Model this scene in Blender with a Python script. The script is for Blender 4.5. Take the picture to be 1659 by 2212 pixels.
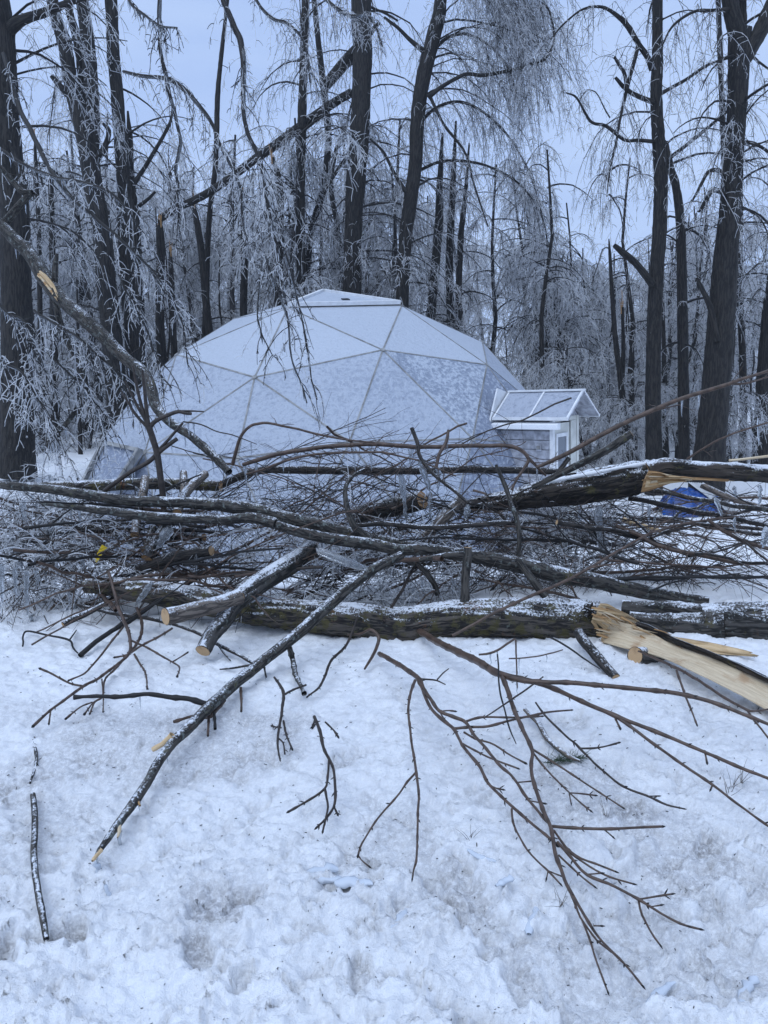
import bpy, math, random
import numpy as np
from mathutils import Matrix, Vector

for o in list(bpy.data.objects):
    bpy.data.objects.remove(o)
SC = bpy.context.scene
COL = SC.collection
rng = np.random.default_rng(7)
random.seed(7)

# ------------------------------------------------------------------ camera
FPX, CX, CY, HOR, ROLL = 1662.0, 829.5, 1106.0, 820.0, -0.0415
CAM = np.array([0.0, 0.0, 1.6])
PT = math.atan((CY - HOR) / FPX)
FW = np.array([0, math.cos(PT), -math.sin(PT)])
UP = np.array([0, math.sin(PT), math.cos(PT)])
RT = np.array([1.0, 0, 0])
cr, sr = math.cos(ROLL), math.sin(ROLL)
cd = bpy.data.cameras.new('camera')
cam = bpy.data.objects.new('camera', cd)
COL.objects.link(cam)
rc, uc = cr * RT + sr * UP, -sr * RT + cr * UP
M = Matrix.Identity(4)
for i in range(3):
    M[i][0], M[i][1], M[i][2], M[i][3] = rc[i], uc[i], -FW[i], CAM[i]
cam.matrix_world = M
cd.sensor_fit = 'VERTICAL'
cd.sensor_height = 36.0
cd.lens = 36.0 * FPX / 2212.0
cd.clip_start, cd.clip_end = 0.05, 3000
SC.camera = cam

# ------------------------------------------------------------------ sky, sun, exposure
SUN_EL, SUN_AZ = 62.0, 215.0
W = bpy.data.worlds.new('World')
SC.world = W
W.use_nodes = True
nt = W.node_tree
nt.nodes.clear()
wo = nt.nodes.new('ShaderNodeOutputWorld')
bg = nt.nodes.new('ShaderNodeBackground')
sky = nt.nodes.new('ShaderNodeTexSky')
sky.sky_type = 'NISHITA'
sky.sun_disc = False
sky.sun_elevation = math.radians(SUN_EL)
sky.sun_rotation = math.radians(SUN_AZ)
tcw = nt.nodes.new('ShaderNodeTexCoord')
mpw = nt.nodes.new('ShaderNodeMapping')
mpw.inputs['Scale'].default_value = (1.2, 1.2, 5.0)
nzw = nt.nodes.new('ShaderNodeTexNoise')
nzw.inputs['Scale'].default_value = 2.2
nzw.inputs['Detail'].default_value = 5
crw = nt.nodes.new('ShaderNodeValToRGB')          # the cloud deck: two close blue greys
crw.color_ramp.elements[0].position = 0.35
crw.color_ramp.elements[0].color = (0.395, 0.535, 0.85, 1)
crw.color_ramp.elements[1].position = 0.68
crw.color_ramp.elements[1].color = (0.495, 0.635, 0.915, 1)
vmw = nt.nodes.new('ShaderNodeVectorMath')
vmw.operation = 'SCALE'
vmw.inputs['Scale'].default_value = 10.0
mxw = nt.nodes.new('ShaderNodeMix')
mxw.data_type = 'RGBA'
mxw.inputs['Factor'].default_value = 0.93           # overcast: the deck hides nearly all of the clear sky
bg.inputs['Strength'].default_value = 0.1
nt.links.new(tcw.outputs['Generated'], mpw.inputs['Vector'])
nt.links.new(mpw.outputs['Vector'], nzw.inputs['Vector'])
nt.links.new(nzw.outputs['Fac'], crw.inputs['Fac'])
nt.links.new(crw.outputs['Color'], vmw.inputs[0])
nt.links.new(sky.outputs['Color'], mxw.inputs[6])
nt.links.new(vmw.outputs['Vector'], mxw.inputs[7])
nt.links.new(mxw.outputs[2], bg.inputs['Color'])
nt.links.new(bg.outputs['Background'], wo.inputs['Surface'])

sl = bpy.data.lights.new('sun', 'SUN')
sl.energy = 1.45
sl.angle = math.radians(60)
sl.color = (0.80, 0.89, 1.0)
so = bpy.data.objects.new('sun', sl)
COL.objects.link(so)
az, el = math.radians(SUN_AZ), math.radians(SUN_EL)
sd = Vector((math.sin(az) * math.cos(el), math.cos(az) * math.cos(el), math.sin(el)))
so.rotation_euler = sd.to_track_quat('Z', 'Y').to_euler()
SC.view_settings.view_transform = 'Standard'
SC.view_settings.look = 'None'
SC.view_settings.exposure = 0.20
SC.view_settings.gamma = 1.0
SC.cycles.max_bounces = 5
SC.cycles.diffuse_bounces = 2
SC.cycles.glossy_bounces = 2
SC.cycles.transmission_bounces = 4
SC.cycles.transparent_max_bounces = 8
SC.cycles.adaptive_threshold = 0.02
SC.cycles.caustics_reflective = False
SC.cycles.caustics_refractive = False

# ------------------------------------------------------------------ picture tracing -> places in the world
ZS = {'D': (0, 0, 1), 'tl': (0, 0, .5), 'tr': (829.5, 0, .5), 'ml': (0, 603.5, .5), 'mr': (829.5, 603.5, .5),
      'pl': (0, 932.6, .3968), 'pm': (548.6, 932.6, .3968), 'pr': (1000.7, 932.6, .3968),
      'bl': (0, 1316.7, .5), 'br': (829.5, 1316.7, .5), 'dl': (164.6, 603.5, .3307), 'dr': (658.3, 603.5, .3307),
      'e': (1014.9, 795.5, .1984), 'b': (1316.6, 960.0, .2063)}


def ray(x, y):
    a, b = x - CX, y - CY
    p, q = cr * a + sr * b, -sr * a + cr * b
    return FW * FPX + p * RT - q * UP


def at(x, y, d):                       # the point on that sight line at ground distance d
    r = ray(x, y)
    return CAM + r * (d / r[1])


def onz(x, y, z):
    r = ray(x, y)
    return CAM + r * ((z - CAM[2]) / r[2])


def lerp_list(v, n):
    v = np.atleast_1d(np.array(v, float))
    return np.interp(np.linspace(0, 1, n), np.linspace(0, 1, len(v)), v) if len(v) > 1 else np.full(n, v[0])


def trace(z, pts, d=None, h=None):
    ox, oy, s = ZS[z]
    n = len(pts)
    if d is not None:
        dd = lerp_list(d, n)
        return np.array([at(ox + x * s, oy + y * s, q) for (x, y), q in zip(pts, dd)])
    hh = lerp_list(h, n)
    return np.array([onz(ox + x * s, oy + y * s, q) for (x, y), q in zip(pts, hh)])


def lift(P, z, pts):                   # nothing lies under the snow: slide along the sight line up to its surface
    ox, oy, s = ZS[z]
    for i, (x, y) in enumerate(pts):
        if P[i][1] < 5.3 and P[i][2] < .06:
            P[i] = onz(ox + x * s, oy + y * s, .06)
    return P


def px2m(P, w):                        # width in display pixels -> metres at P
    return w * ((P - CAM) @ FW) / FPX


# ------------------------------------------------------------------ noise
def _h(a):
    a = (a ^ (a >> np.uint32(15))) * np.uint32(2246822519)
    a = (a ^ (a >> np.uint32(13))) * np.uint32(3266489917)
    return ((a ^ (a >> np.uint32(16))) & np.uint32(0xffffff)).astype(np.float32) / float(0xffffff)


def vn(p):
    p = np.asarray(p, np.float64)
    i = np.floor(p)
    f = (p - i)
    u = f * f * f * (f * (f * 6 - 15) + 10)
    i = i.astype(np.int64)
    with np.errstate(over='ignore'):
        def g(dx, dy, dz):
            return _h(((i[..., 0] + dx) * 374761393 + (i[..., 1] + dy) * 668265263 + (i[..., 2] + dz) * 1274126177 & 0xffffffff).astype(np.uint32))
        c = [[[g(a, b, c_) for c_ in (0, 1)] for b in (0, 1)] for a in (0, 1)]
    ux, uy, uz = u[..., 0], u[..., 1], u[..., 2]
    def L(a, b, t): return a + (b - a) * t
    r = L(L(L(c[0][0][0], c[1][0][0], ux), L(c[0][1][0], c[1][1][0], ux), uy), L(L(c[0][0][1], c[1][0][1], ux), L(c[0][1][1], c[1][1][1], ux), uy), uz)
    return r * 2 - 1


def fbm(p, o=4, g=.5):
    p = np.asarray(p, float)
    r, a, s = 0, 1.0, 0
    for k in range(o):
        r = r + a * vn(p + 17.3 * k)
        s += a
        p = p * 2.03
        a *= g
    return r / s


def sstep(a, b, x):
    t = np.clip((x - a) / (b - a), 0, 1)
    return t * t * (3 - 2 * t)


def unit(v):
    return v / np.maximum(np.linalg.norm(v, axis=-1, keepdims=True), 1e-9)


# ------------------------------------------------------------------ mesh makers
def mesh_np(name, V, F, tc=None, mats=(), mi=None, smooth=True, extra=None):
    """F: list of integer arrays (n,3) or (n,4)."""
    me = bpy.data.meshes.new(name)
    F = [np.asarray(f, np.int32) for f in F if len(f)]
    V = np.asarray(V, np.float32)
    me.vertices.add(len(V))
    me.vertices.foreach_set('co', V.ravel())
    lt = np.concatenate([np.full(len(f), f.shape[1], np.int32) for f in F])
    li = np.concatenate([f.ravel() for f in F])
    me.loops.add(len(li))
    me.loops.foreach_set('vertex_index', li)
    me.polygons.add(len(lt))
    me.polygons.foreach_set('loop_start', np.concatenate([[0], np.cumsum(lt)[:-1]]).astype(np.int32))
    me.polygons.foreach_set('loop_total', lt)
    if mi is not None:
        me.polygons.foreach_set('material_index', np.asarray(mi, np.int32))
    me.polygons.foreach_set('use_smooth', np.full(len(lt), smooth))
    for m in mats:
        me.materials.append(m)
    if tc is not None:
        a = me.attributes.new('tc', 'FLOAT_VECTOR', 'POINT')
        a.data.foreach_set('vector', np.asarray(tc, np.float32).ravel())
    for k, v in (extra or {}).items():
        a = me.attributes.new(k, 'FLOAT', 'POINT')
        a.data.foreach_set('value', np.asarray(v, np.float32))
    me.update(calc_edges=True)
    me.validate()
    return me


def link(name, me, parent=None, loc=(0, 0, 0), label=None, cat=None, group=None, kind=None):
    o = bpy.data.objects.new(name, me)
    COL.objects.link(o)
    o.location = loc
    if parent is not None:
        o.parent = parent
    for k, v in (('label', label), ('category', cat), ('group', group), ('kind', kind)):
        if v:
            o[k] = v
    return o


def empty(name, loc, label, cat, group=None):
    o = link(name, None, None, loc, label, cat, group)
    o.empty_display_size = .1
    return o


def tubes(P, R, k=3):
    """P (m,s,3), R (m,s) -> verts, quads, tc."""
    m, s = P.shape[:2]
    T = unit(np.gradient(P, axis=1))
    av = np.abs(unit(P[:, -1] - P[:, 0]))
    ref = np.zeros((m, 3))
    ref[np.arange(m), np.argmin(av, axis=1)] = 1
    N = unit(np.cross(T, ref[:, None, :]))
    B = np.cross(T, N)
    a = np.arange(k) * 2 * np.pi / k
    ca, sa = np.cos(a), np.sin(a)
    off = (N[:, :, None, :] * ca[None, None, :, None] + B[:, :, None, :] * sa[None, None, :, None])
    V = P[:, :, None, :] + off * R[:, :, None, None]
    ln = np.concatenate([np.zeros((m, 1)), np.cumsum(np.linalg.norm(np.diff(P, axis=1), axis=2), axis=1)], 1)
    ln = ln + (np.arange(m) * 3.7)[:, None]
    rr = np.maximum(R, 0.002)
    tc = np.stack([ca * rr[:, :, None], sa * rr[:, :, None], np.broadcast_to(ln[:, :, None], (m, s, k))], -1)
    idx = np.arange(m * s * k).reshape(m, s, k)
    q = np.stack([idx[:, :-1, :], np.roll(idx, -1, 2)[:, :-1, :], np.roll(idx, -1, 2)[:, 1:, :], idx[:, 1:, :]], -1).reshape(-1, 4)
    return V.reshape(-1, 3), q, tc.reshape(-1, 3), off.reshape(-1, 3)


class Bag:                                # collects tubes into one mesh
    def __init__(s):
        s.V, s.F, s.T, s.M, s.n = [], [], [], [], 0

    def add(s, P, R, k=3, mi=0):
        if len(P) == 0:
            return
        V, q, tc, _ = tubes(P, R, k)
        s.V.append(V); s.F.append(q + s.n); s.T.append(tc); s.n += len(V)
        per = (P.shape[1] - 1) * k
        s.M.append(np.repeat(np.broadcast_to(np.asarray(mi), (P.shape[0],)), per))

    def raw(s, V, F, tc, mi=0):
        s.V.append(V); s.F.append(np.asarray(F) + s.n); s.T.append(tc); s.n += len(V)
        s.M.append(np.full(len(F), mi))

    def mesh(s, name, mats, org=(0, 0, 0)):
        F4 = [f for f in s.F]
        return mesh_np(name, np.concatenate(s.V) - np.array(org), F4, np.concatenate(s.T), mats, np.concatenate(s.M))


def spline(P, n):
    P = np.asarray(P, float)
    if len(P) == 2:
        t = np.linspace(0, 1, n)[:, None]
        return P[0] * (1 - t) + P[1] * t
    d = np.concatenate([[0], np.cumsum(np.linalg.norm(np.diff(P, axis=0), axis=1) ** .5)])
    A = np.vstack([2 * P[0] - P[1], P, 2 * P[-1] - P[-2]])
    ts = np.linspace(0, d[-1] - 1e-9, n)
    out = np.empty((n, 3))
    for j, t in enumerate(ts):
        i = int(np.searchsorted(d, t, 'right') - 1)
        i = min(max(i, 0), len(P) - 2)
        h = d[i + 1] - d[i]
        u = (t - d[i]) / h
        p0, p1, p2, p3 = A[i], A[i + 1], A[i + 2], A[i + 3]
        h0 = d[i] - d[i - 1] if i > 0 else h
        h2 = d[i + 2] - d[i + 1] if i + 2 < len(d) else h
        m1 = (p2 - p0) / (h0 + h) * h
        m2 = (p3 - p1) / (h + h2) * h
        out[j] = (2*u**3-3*u**2+1)*p1 + (u**3-2*u**2+u)*m1 + (-2*u**3+3*u**2)*p2 + (u**3-u**2)*m2
    return out


# ------------------------------------------------------------------ materials
def base_mat(name):
    m = bpy.data.materials.new(name)
    m.use_nodes = True
    t = m.node_tree
    return m, t, t.nodes['Principled BSDF']


def nd(t, typ, ins=None, **kw):
    n = t.nodes.new('ShaderNode' + typ)
    for k, v in kw.items():
        setattr(n, k, v)
    for k, v in (ins or {}).items():
        if isinstance(v, bpy.types.NodeSocket):
            t.links.new(v, n.inputs[k])
        else:
            n.inputs[k].default_value = v
    return n


def mixc(t, fac, a, b):
    n = t.nodes.new('ShaderNodeMix')
    n.data_type = 'RGBA'
    for sock, v in ((n.inputs[0], fac), (n.inputs[6], a), (n.inputs[7], b)):
        if isinstance(v, bpy.types.NodeSocket):
            t.links.new(v, sock)
        else:
            sock.default_value = v if isinstance(v, (int, float)) else (*v, 1)
    return n.outputs[2]


def ss(t, x, a, b):
    return nd(t, 'MapRange', {'Value': x, 'From Min': a, 'From Max': b}, interpolation_type='SMOOTHSTEP').outputs[0]


def mth(t, op, a, b=0.0):
    return nd(t, 'Math', {0: a, 1: b}, operation=op).outputs[0]


def tcnode(t):
    return nd(t, 'Attribute', attribute_name='tc').outputs['Vector']


SNOWC = (0.80, 0.83, 0.88)


def bark(name, c1, c2, lichen=0.0, moss=0.0, snow=0.0, sc=1.0, bump=.6, rough=.85, lich_c=(.16, .185, .175)):
    m, t, b = base_mat(name)
    tc = tcnode(t)
    wp = nd(t, 'TexNoise', {'Vector': tc, 'Scale': 9.0, 'Detail': 2.0}).outputs['Color']
    tw = nd(t, 'VectorMath', {0: tc, 1: nd(t, 'VectorMath', {0: wp, 'Scale': .02}, operation='SCALE').outputs[0]}, operation='ADD').outputs[0]
    mp = nd(t, 'Mapping', {'Vector': tw, 'Scale': (sc, sc, sc * .13)}).outputs[0]
    n1 = nd(t, 'TexNoise', {'Vector': mp, 'Scale': 70.0, 'Detail': 7.0, 'Roughness': .7}).outputs['Fac']
    n0 = nd(t, 'TexNoise', {'Vector': mp, 'Scale': 30.0, 'Detail': 3.0, 'Roughness': .55}).outputs['Fac']
    rg = mth(t, 'ABSOLUTE', mth(t, 'SUBTRACT', n0, .5))
    cr_ = ss(t, rg, 0.0, .11)
    hgt = mth(t, 'ADD', mth(t, 'MULTIPLY', n1, .75), mth(t, 'MULTIPLY', cr_, .42))
    col = mixc(t, ss(t, hgt, .35, .95), c1, c2)
    if lichen:
        nl = nd(t, 'TexNoise', {'Vector': tc, 'Scale': 24.0, 'Detail': 6.0, 'Roughness': .68}).outputs['Fac']
        col = mixc(t, mth(t, 'MULTIPLY', ss(t, nl, .70 - lichen * .16, .80 - lichen * .15), .8), col, lich_c)
    if moss:
        nm = nd(t, 'TexNoise', {'Vector': tc, 'Scale': 12.0, 'Detail': 6.0, 'Roughness': .7}).outputs['Fac']
        col = mixc(t, ss(t, nm, .62 - moss * .15, .7 - moss * .1), col, (.065, .056, .018))
        nr = nd(t, 'TexNoise', {'Vector': tc, 'Scale': 9.0, 'Detail': 6.0, 'Roughness': .7}).outputs['Fac']
        col = mixc(t, mth(t, 'MULTIPLY', ss(t, nr, .58, .72), moss), col, (.12, .05, .018))
    if snow:
        g = nd(t, 'NewGeometry')
        z = nd(t, 'SeparateXYZ', {0: g.outputs['Normal']}).outputs[2]
        ns = nd(t, 'TexNoise', {'Vector': tc, 'Scale': 75.0, 'Detail': 6.0, 'Roughness': .8}).outputs['Fac']
        ns2 = nd(t, 'TexNoise', {'Vector': tc, 'Scale': 6.0, 'Detail': 2.0}).outputs['Fac']
        v = mth(t, 'ADD', z, mth(t, 'ADD', mth(t, 'MULTIPLY', mth(t, 'SUBTRACT', ns, .5), 2.6), mth(t, 'MULTIPLY', mth(t, 'SUBTRACT', ns2, .5), 1.1)))
        v = mth(t, 'ADD', v, mth(t, 'MULTIPLY', mth(t, 'SUBTRACT', hgt, .6), -.5))
        sm = mth(t, 'MULTIPLY', ss(t, v, .98 - snow * .6, 1.32 - snow * .6), .92)
        col = mixc(t, sm, col, SNOWC)
    t.links.new(col, b.inputs['Base Color'])
    b.inputs['Roughness'].default_value = rough
    bp = nd(t, 'Bump', {'Height': hgt, 'Strength': bump, 'Distance': .012})
    t.links.new(bp.outputs[0], b.inputs['Normal'])
    return m


def plain(name, c, rough=.7, spec=.4, var=.25, scale=25.0):
    m, t, b = base_mat(name)
    n1 = nd(t, 'TexNoise', {'Vector': tcnode(t), 'Scale': scale, 'Detail': 4.0}).outputs['Fac']
    c2 = tuple(min(1, x * (1 + var)) for x in c)
    c1 = tuple(x * (1 - var) for x in c)
    t.links.new(mixc(t, ss(t, n1, .3, .7), c1, c2), b.inputs['Base Color'])
    b.inputs['Roughness'].default_value = rough
    b.inputs['Specular IOR Level'].default_value = spec
    return m


def wood(name, c1, c2, sc=1.0):
    m, t, b = base_mat(name)
    tc = tcnode(t)
    mp = nd(t, 'Mapping', {'Vector': tc, 'Scale': (sc, sc, sc * .04)}).outputs[0]
    n1 = nd(t, 'TexNoise', {'Vector': mp, 'Scale': 150.0, 'Detail': 5.0, 'Roughness': .7}).outputs['Fac']
    n2 = nd(t, 'TexNoise', {'Vector': tc, 'Scale': 9.0, 'Detail': 3.0}).outputs['Fac']
    col = mixc(t, ss(t, n1, .32, .68), c1, c2)
    col = mixc(t, mth(t, 'MULTIPLY', ss(t, n2, .52, .72), .55), col, (.30, .13, .04))
    t.links.new(col, b.inputs['Base Color'])
    b.inputs['Roughness'].default_value = .6
    bp = nd(t, 'Bump', {'Height': n1, 'Strength': .5, 'Distance': .006})
    t.links.new(bp.outputs[0], b.inputs['Normal'])
    return m


def rings(name):
    m, t, b = base_mat(name)
    tc = tcnode(t)
    nz = nd(t, 'TexNoise', {'Vector': tc, 'Scale': 12.0, 'Detail': 3.0}).outputs['Fac']
    ln = nd(t, 'VectorMath', {0: tc}, operation='LENGTH').outputs['Value']
    w = mth(t, 'SINE', mth(t, 'ADD', mth(t, 'MULTIPLY', ln, 900.0), mth(t, 'MULTIPLY', nz, 9.0)))
    col = mixc(t, mth(t, 'ADD', mth(t, 'MULTIPLY', w, .5), .5), (.42, .26, .13), (.56, .38, .21))
    col = mixc(t, ss(t, nz, .55, .75), col, (.30, .18, .09))
    t.links.new(col, b.inputs['Base Color'])
    b.inputs['Roughness'].default_value = .7
    return m


def ice_mat(name, c, trans=0.0, rough=.18, clear=0.0):
    m, t, b = base_mat(name)
    n1 = nd(t, 'TexNoise', {'Vector': tcnode(t), 'Scale': 14.0, 'Detail': 3.0}).outputs['Fac']
    t.links.new(mixc(t, ss(t, n1, .35, .7), tuple(x * .72 for x in c), c), b.inputs['Base Color'])
    b.inputs['Roughness'].default_value = rough
    b.inputs['IOR'].default_value = 1.31
    b.inputs['Transmission Weight'].default_value = trans
    b.inputs['Specular IOR Level'].default_value = .7
    n2 = nd(t, 'TexNoise', {'Vector': tcnode(t), 'Scale': 60.0, 'Detail': 2.0}).outputs['Fac']
    bp = nd(t, 'Bump', {'Height': n2, 'Strength': .4, 'Distance': .006})
    t.links.new(bp.outputs[0], b.inputs['Normal'])
    if clear:
        tr = nd(t, 'BsdfTransparent')
        mx = nd(t, 'MixShader', {0: clear})
        t.links.new(b.outputs[0], mx.inputs[1]); t.links.new(tr.outputs[0], mx.inputs[2])
        t.links.new(mx.outputs[0], t.nodes['Material Output'].inputs[0])
    return m


def snow_mat(name, dirt=True):
    m, t, b = base_mat(name)
    co = nd(t, 'TexCoord').outputs['Object']
    n1 = nd(t, 'TexNoise', {'Vector': co, 'Scale': 90.0, 'Detail': 5.0, 'Roughness': .7}).outputs['Fac']
    n2 = nd(t, 'TexNoise', {'Vector': co, 'Scale': 260.0, 'Detail': 2.0}).outputs['Fac']
    col = mixc(t, ss(t, n1, .3, .7), (.86, .88, .91), (.95, .955, .965))
    if dirt:
        da = nd(t, 'Attribute', attribute_name='dirt').outputs['Fac']
        n3 = nd(t, 'TexNoise', {'Vector': co, 'Scale': 55.0, 'Detail': 6.0, 'Roughness': .8}).outputs['Fac']
        k = mth(t, 'MULTIPLY', da, ss(t, n3, .30, .62))
        col = mixc(t, k, col, (.29, .28, .285))
        sp = nd(t, 'TexVoronoi', {'Vector': co, 'Scale': 70.0}).outputs['Distance']
        k2 = mth(t, 'MULTIPLY', ss(t, sp, .16, .08), mth(t, 'MULTIPLY', ss(t, da, .1, .6), ss(t, n1, .5, .62)))
        col = mixc(t, k2, col, (.10, .09, .085))
    t.links.new(col, b.inputs['Base Color'])
    b.inputs['Roughness'].default_value = .55
    b.inputs['Specular IOR Level'].default_value = .35
    hh = mth(t, 'ADD', mth(t, 'MULTIPLY', n1, .7), mth(t, 'MULTIPLY', n2, .3))
    bp = nd(t, 'Bump', {'Height': hh, 'Strength': .8, 'Distance': .016})
    t.links.new(bp.outputs[0], b.inputs['Normal'])
    return m


MT = {
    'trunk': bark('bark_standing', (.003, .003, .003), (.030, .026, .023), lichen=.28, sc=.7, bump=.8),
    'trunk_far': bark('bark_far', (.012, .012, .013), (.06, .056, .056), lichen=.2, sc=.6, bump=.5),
    'log': bark('bark_log', (.006, .005, .005), (.095, .08, .066), lichen=.75, moss=1.0, snow=.42, bump=1.0),
    'logg': bark('bark_log_grey', (.008, .008, .007), (.072, .066, .06), lichen=.75, moss=.25, snow=.54, bump=.9),
    'logg2': bark('bark_log_lichened', (.008, .008, .007), (.072, .066, .06), lichen=.8, moss=.35, snow=.34, bump=.9),
    'logb': bark('bark_log_brown', (.006, .005, .004), (.058, .046, .037), lichen=.2, moss=.35, snow=.60, sc=.75, bump=1.1),
    'lich': bark('bark_lichen', (.010, .009, .008), (.070, .063, .054), lichen=.95, moss=.2, snow=.22, sc=1.4, bump=.6),
    'smooth': bark('bark_smooth', (.055, .045, .038), (.20, .165, .135), lichen=.45, snow=.5, sc=1.3, bump=.35),
    'limb': bark('bark_limb', (.009, .008, .007), (.052, .043, .037), lichen=.4, snow=.18, sc=1.8, bump=.4),
    'twig': plain('twig_brown', (.034, .025, .020), rough=.45, var=.4),
    'twigr': plain('twig_red_brown', (.080, .052, .038), rough=.4, var=.4),
    'twigd': plain('twig_dark', (.010, .009, .009), rough=.6),
    'ice': ice_mat('ice_on_twigs', (.95, .965, .985), trans=.0, rough=.2, clear=.48),
    'ice2': ice_mat('grey_ice_on_twigs', (.80, .83, .88), trans=.0, rough=.22, clear=.5),
    'glass': ice_mat('clear_ice', (.86, .91, .96), trans=.86, rough=.08),
    'wood': wood('torn_wood', (.50, .33, .16), (.72, .54, .32)),
    'wood2': wood('torn_wood_pale', (.50, .38, .24), (.70, .58, .40)),
    'wood3': wood('torn_wood_orange', (.26, .13, .05), (.55, .34, .15)),
    'ring': rings('sawn_wood'),
    'snow': snow_mat('snow'),
    'snowp': snow_mat('snow_clean', False),
}


# ------------------------------------------------------------------ ground
def ground_z(x, y):
    x, y = np.asarray(x, float), np.asarray(y, float)
    drop = sstep(5.2, 10.5, y)
    left = sstep(-4.2, -6.6, x) * sstep(6.5, 11, y)
    return -1.15 * drop * (1 - left) + .02 * left


HOLES = [(500, 1962, 62, 30, .03), (470, 1940, 90, 16, .02), (415, 2068, 30, 54, .034), (525, 2118, 20, 42, .036), (470, 2100, 26, 20, .025), (803, 2095, 30, 56, .038), (1525, 1822, 66, 26, .05),
         (1486, 1902, 16, 16, .05), (90, 2040, 110, 20, .05), (20, 2060, 60, 26, .05), (995, 1930, 30, 14, .04), (1240, 1560, 40, 16, .03), (770, 1845, 60, 12, .03),
         (1440, 2000, 44, 30, .035), (1560, 2080, 50, 40, .045), (30, 1700, 40, 14, .03), (760, 1640, 40, 14, .02), (1380, 2140, 60, 24, .04), (1120, 2060, 50, 24, .03), (640, 2030, 50, 20, .025)]


def snow_detail(x, y):
    p = np.stack([x, y, np.zeros_like(x)], -1)
    z = .045 * fbm(p * 1.1, 3) + .026 * fbm(p * 3.3 + 5, 3)
    warp = p + .05 * np.stack([vn(p * 9), vn(p * 9 + 9), 0 * x], -1) + .018 * np.stack([vn(p * 30), vn(p * 30 + 5), 0 * x], -1)
    a = np.abs(fbm(warp * 8.5 + 3, 3))
    near = sstep(3.0, 2.0, y)
    z = z + (.018 + .022 * near) * (1 - np.sqrt(np.clip(a * 2.2, 0, 1)))          # rounded clods
    b = np.abs(fbm(warp * 24 + 8, 2))
    z = z + (.010 + .006 * near) * (1 - np.sqrt(np.clip(b * 2.2, 0, 1)))           # small crumbs
    z = z + .012 * fbm(p * 22, 3, .6) + .008 * fbm(p * 60 + 4, 2)
    pit = sstep(.30, .55, fbm(warp * 16 + 40, 2)) * sstep(4.5, 3.0, y)
    z = z - .020 * pit
    # broken crust: plates with steep edges over sunken trodden holes
    c = fbm(warp * 2.1 + 31, 4) + .25 * fbm(p * 9 + 2, 2)
    hole = .55 * sstep(-.27, -.33, c) * sstep(3.0, 2.2, y)
    for (hx, hy, hw, hh, dep) in HOLES:
        q = onz(hx, hy, 0)
        rx = np.linalg.norm(onz(hx + hw, hy, 0) - q); ry = np.linalg.norm(onz(hx, hy - hh, 0) - q)
        r = np.sqrt(((warp[..., 0] - q[0]) / rx) ** 2 + ((warp[..., 1] - q[1]) / ry) ** 2) + .35 * vn(p * 14 + hx)
        hole = np.maximum(hole, sstep(1.05, .82, r) * dep / .06)
    z = z - .065 * hole
    band = fbm(p * 1.5 + 50, 3)
    dirt = 1.0 * np.clip(hole, 0, 1) * (.7 + .3 * vn(p * 18)) + (.14 + .36 * sstep(-.05, .4, band)) * sstep(1.75, 2.3, y) * sstep(4.6, 3.4, y)
    dirt = dirt + .22 * pit + .12 * sstep(.1, .4, -fbm(p * 8 + 11, 2)) * near
    return z, np.clip(dirt, 0, 1)


def build_ground():
    rows = list(np.linspace(-8, .9, 24))
    y = .9
    while y < 9:
        y += .0034 * (y + .6)
        rows.append(y)
    while y < 165:
        y *= 1.03
        rows.append(y)
    rows = np.array(rows)
    u = np.concatenate([np.linspace(-2.2, -.66, 40)[:-1], np.linspace(-.66, .66, 380), np.linspace(.66, 2.2, 40)[1:]])
    Y, U = np.meshgrid(rows, u, indexing='ij')
    X = U * (np.maximum(Y, .5) + .6)
    z, dirt = snow_detail(X, Y)
    Z = ground_z(X, Y) + z * np.clip(1.4 - Y / 60, .2, 1)
    far = sstep(8, 14, Y)
    Z = Z + far * .12 * fbm(np.stack([X * .4, Y * .4, 0 * X], -1), 3)
    V = np.stack([X, Y, Z], -1).reshape(-1, 3)
    r, c = Y.shape
    idx = np.arange(r * c).reshape(r, c)
    F = np.stack([idx[:-1, :-1], idx[:-1, 1:], idx[1:, 1:], idx[1:, :-1]], -1).reshape(-1, 4)
    me = mesh_np('ground', V, [F], None, [MT['snow']], None, True, {'dirt': dirt.ravel()})
    link('ground', me, kind='structure', label='trodden blue-white snow with dirt and ice crumbs')


build_ground()


# ------------------------------------------------------------------ weeping ice-laden twigs
def weep(S, D, L, n, droop, wig, r0, r1, g):
    """grow m polylines at once: start S, direction D, length L (m,), n points."""
    m = len(S)
    P = np.empty((m, n, 3))
    P[:, 0] = S
    d = unit(D)
    st = (L / (n - 1))[:, None]
    for i in range(1, n):
        d = unit(d + np.array([0, 0, -1.0]) * np.asarray(droop).reshape(-1, 1) / n + g.normal(0, wig, (m, 3)))
        P[:, i] = P[:, i - 1] + d * st
    t = np.linspace(0, 1, n)[None, :]
    R = r0[:, None] * (1 - t) + r1[:, None] * t
    return P, R


def along(P, R, cnt, lo, hi, g):
    """cnt random spots on every polyline -> start points, tangents, radii."""
    m, n = P.shape[:2]
    t = g.uniform(lo, hi, (m, cnt)) * (n - 1)
    i = np.minimum(t.astype(int), n - 2)
    f = (t - i)[..., None]
    mm = np.arange(m)[:, None]
    A, B = P[mm, i], P[mm, i + 1]
    return (A * (1 - f) + B * f).reshape(-1, 3), unit(B - A).reshape(-1, 3), R[mm, i].reshape(-1)


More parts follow.
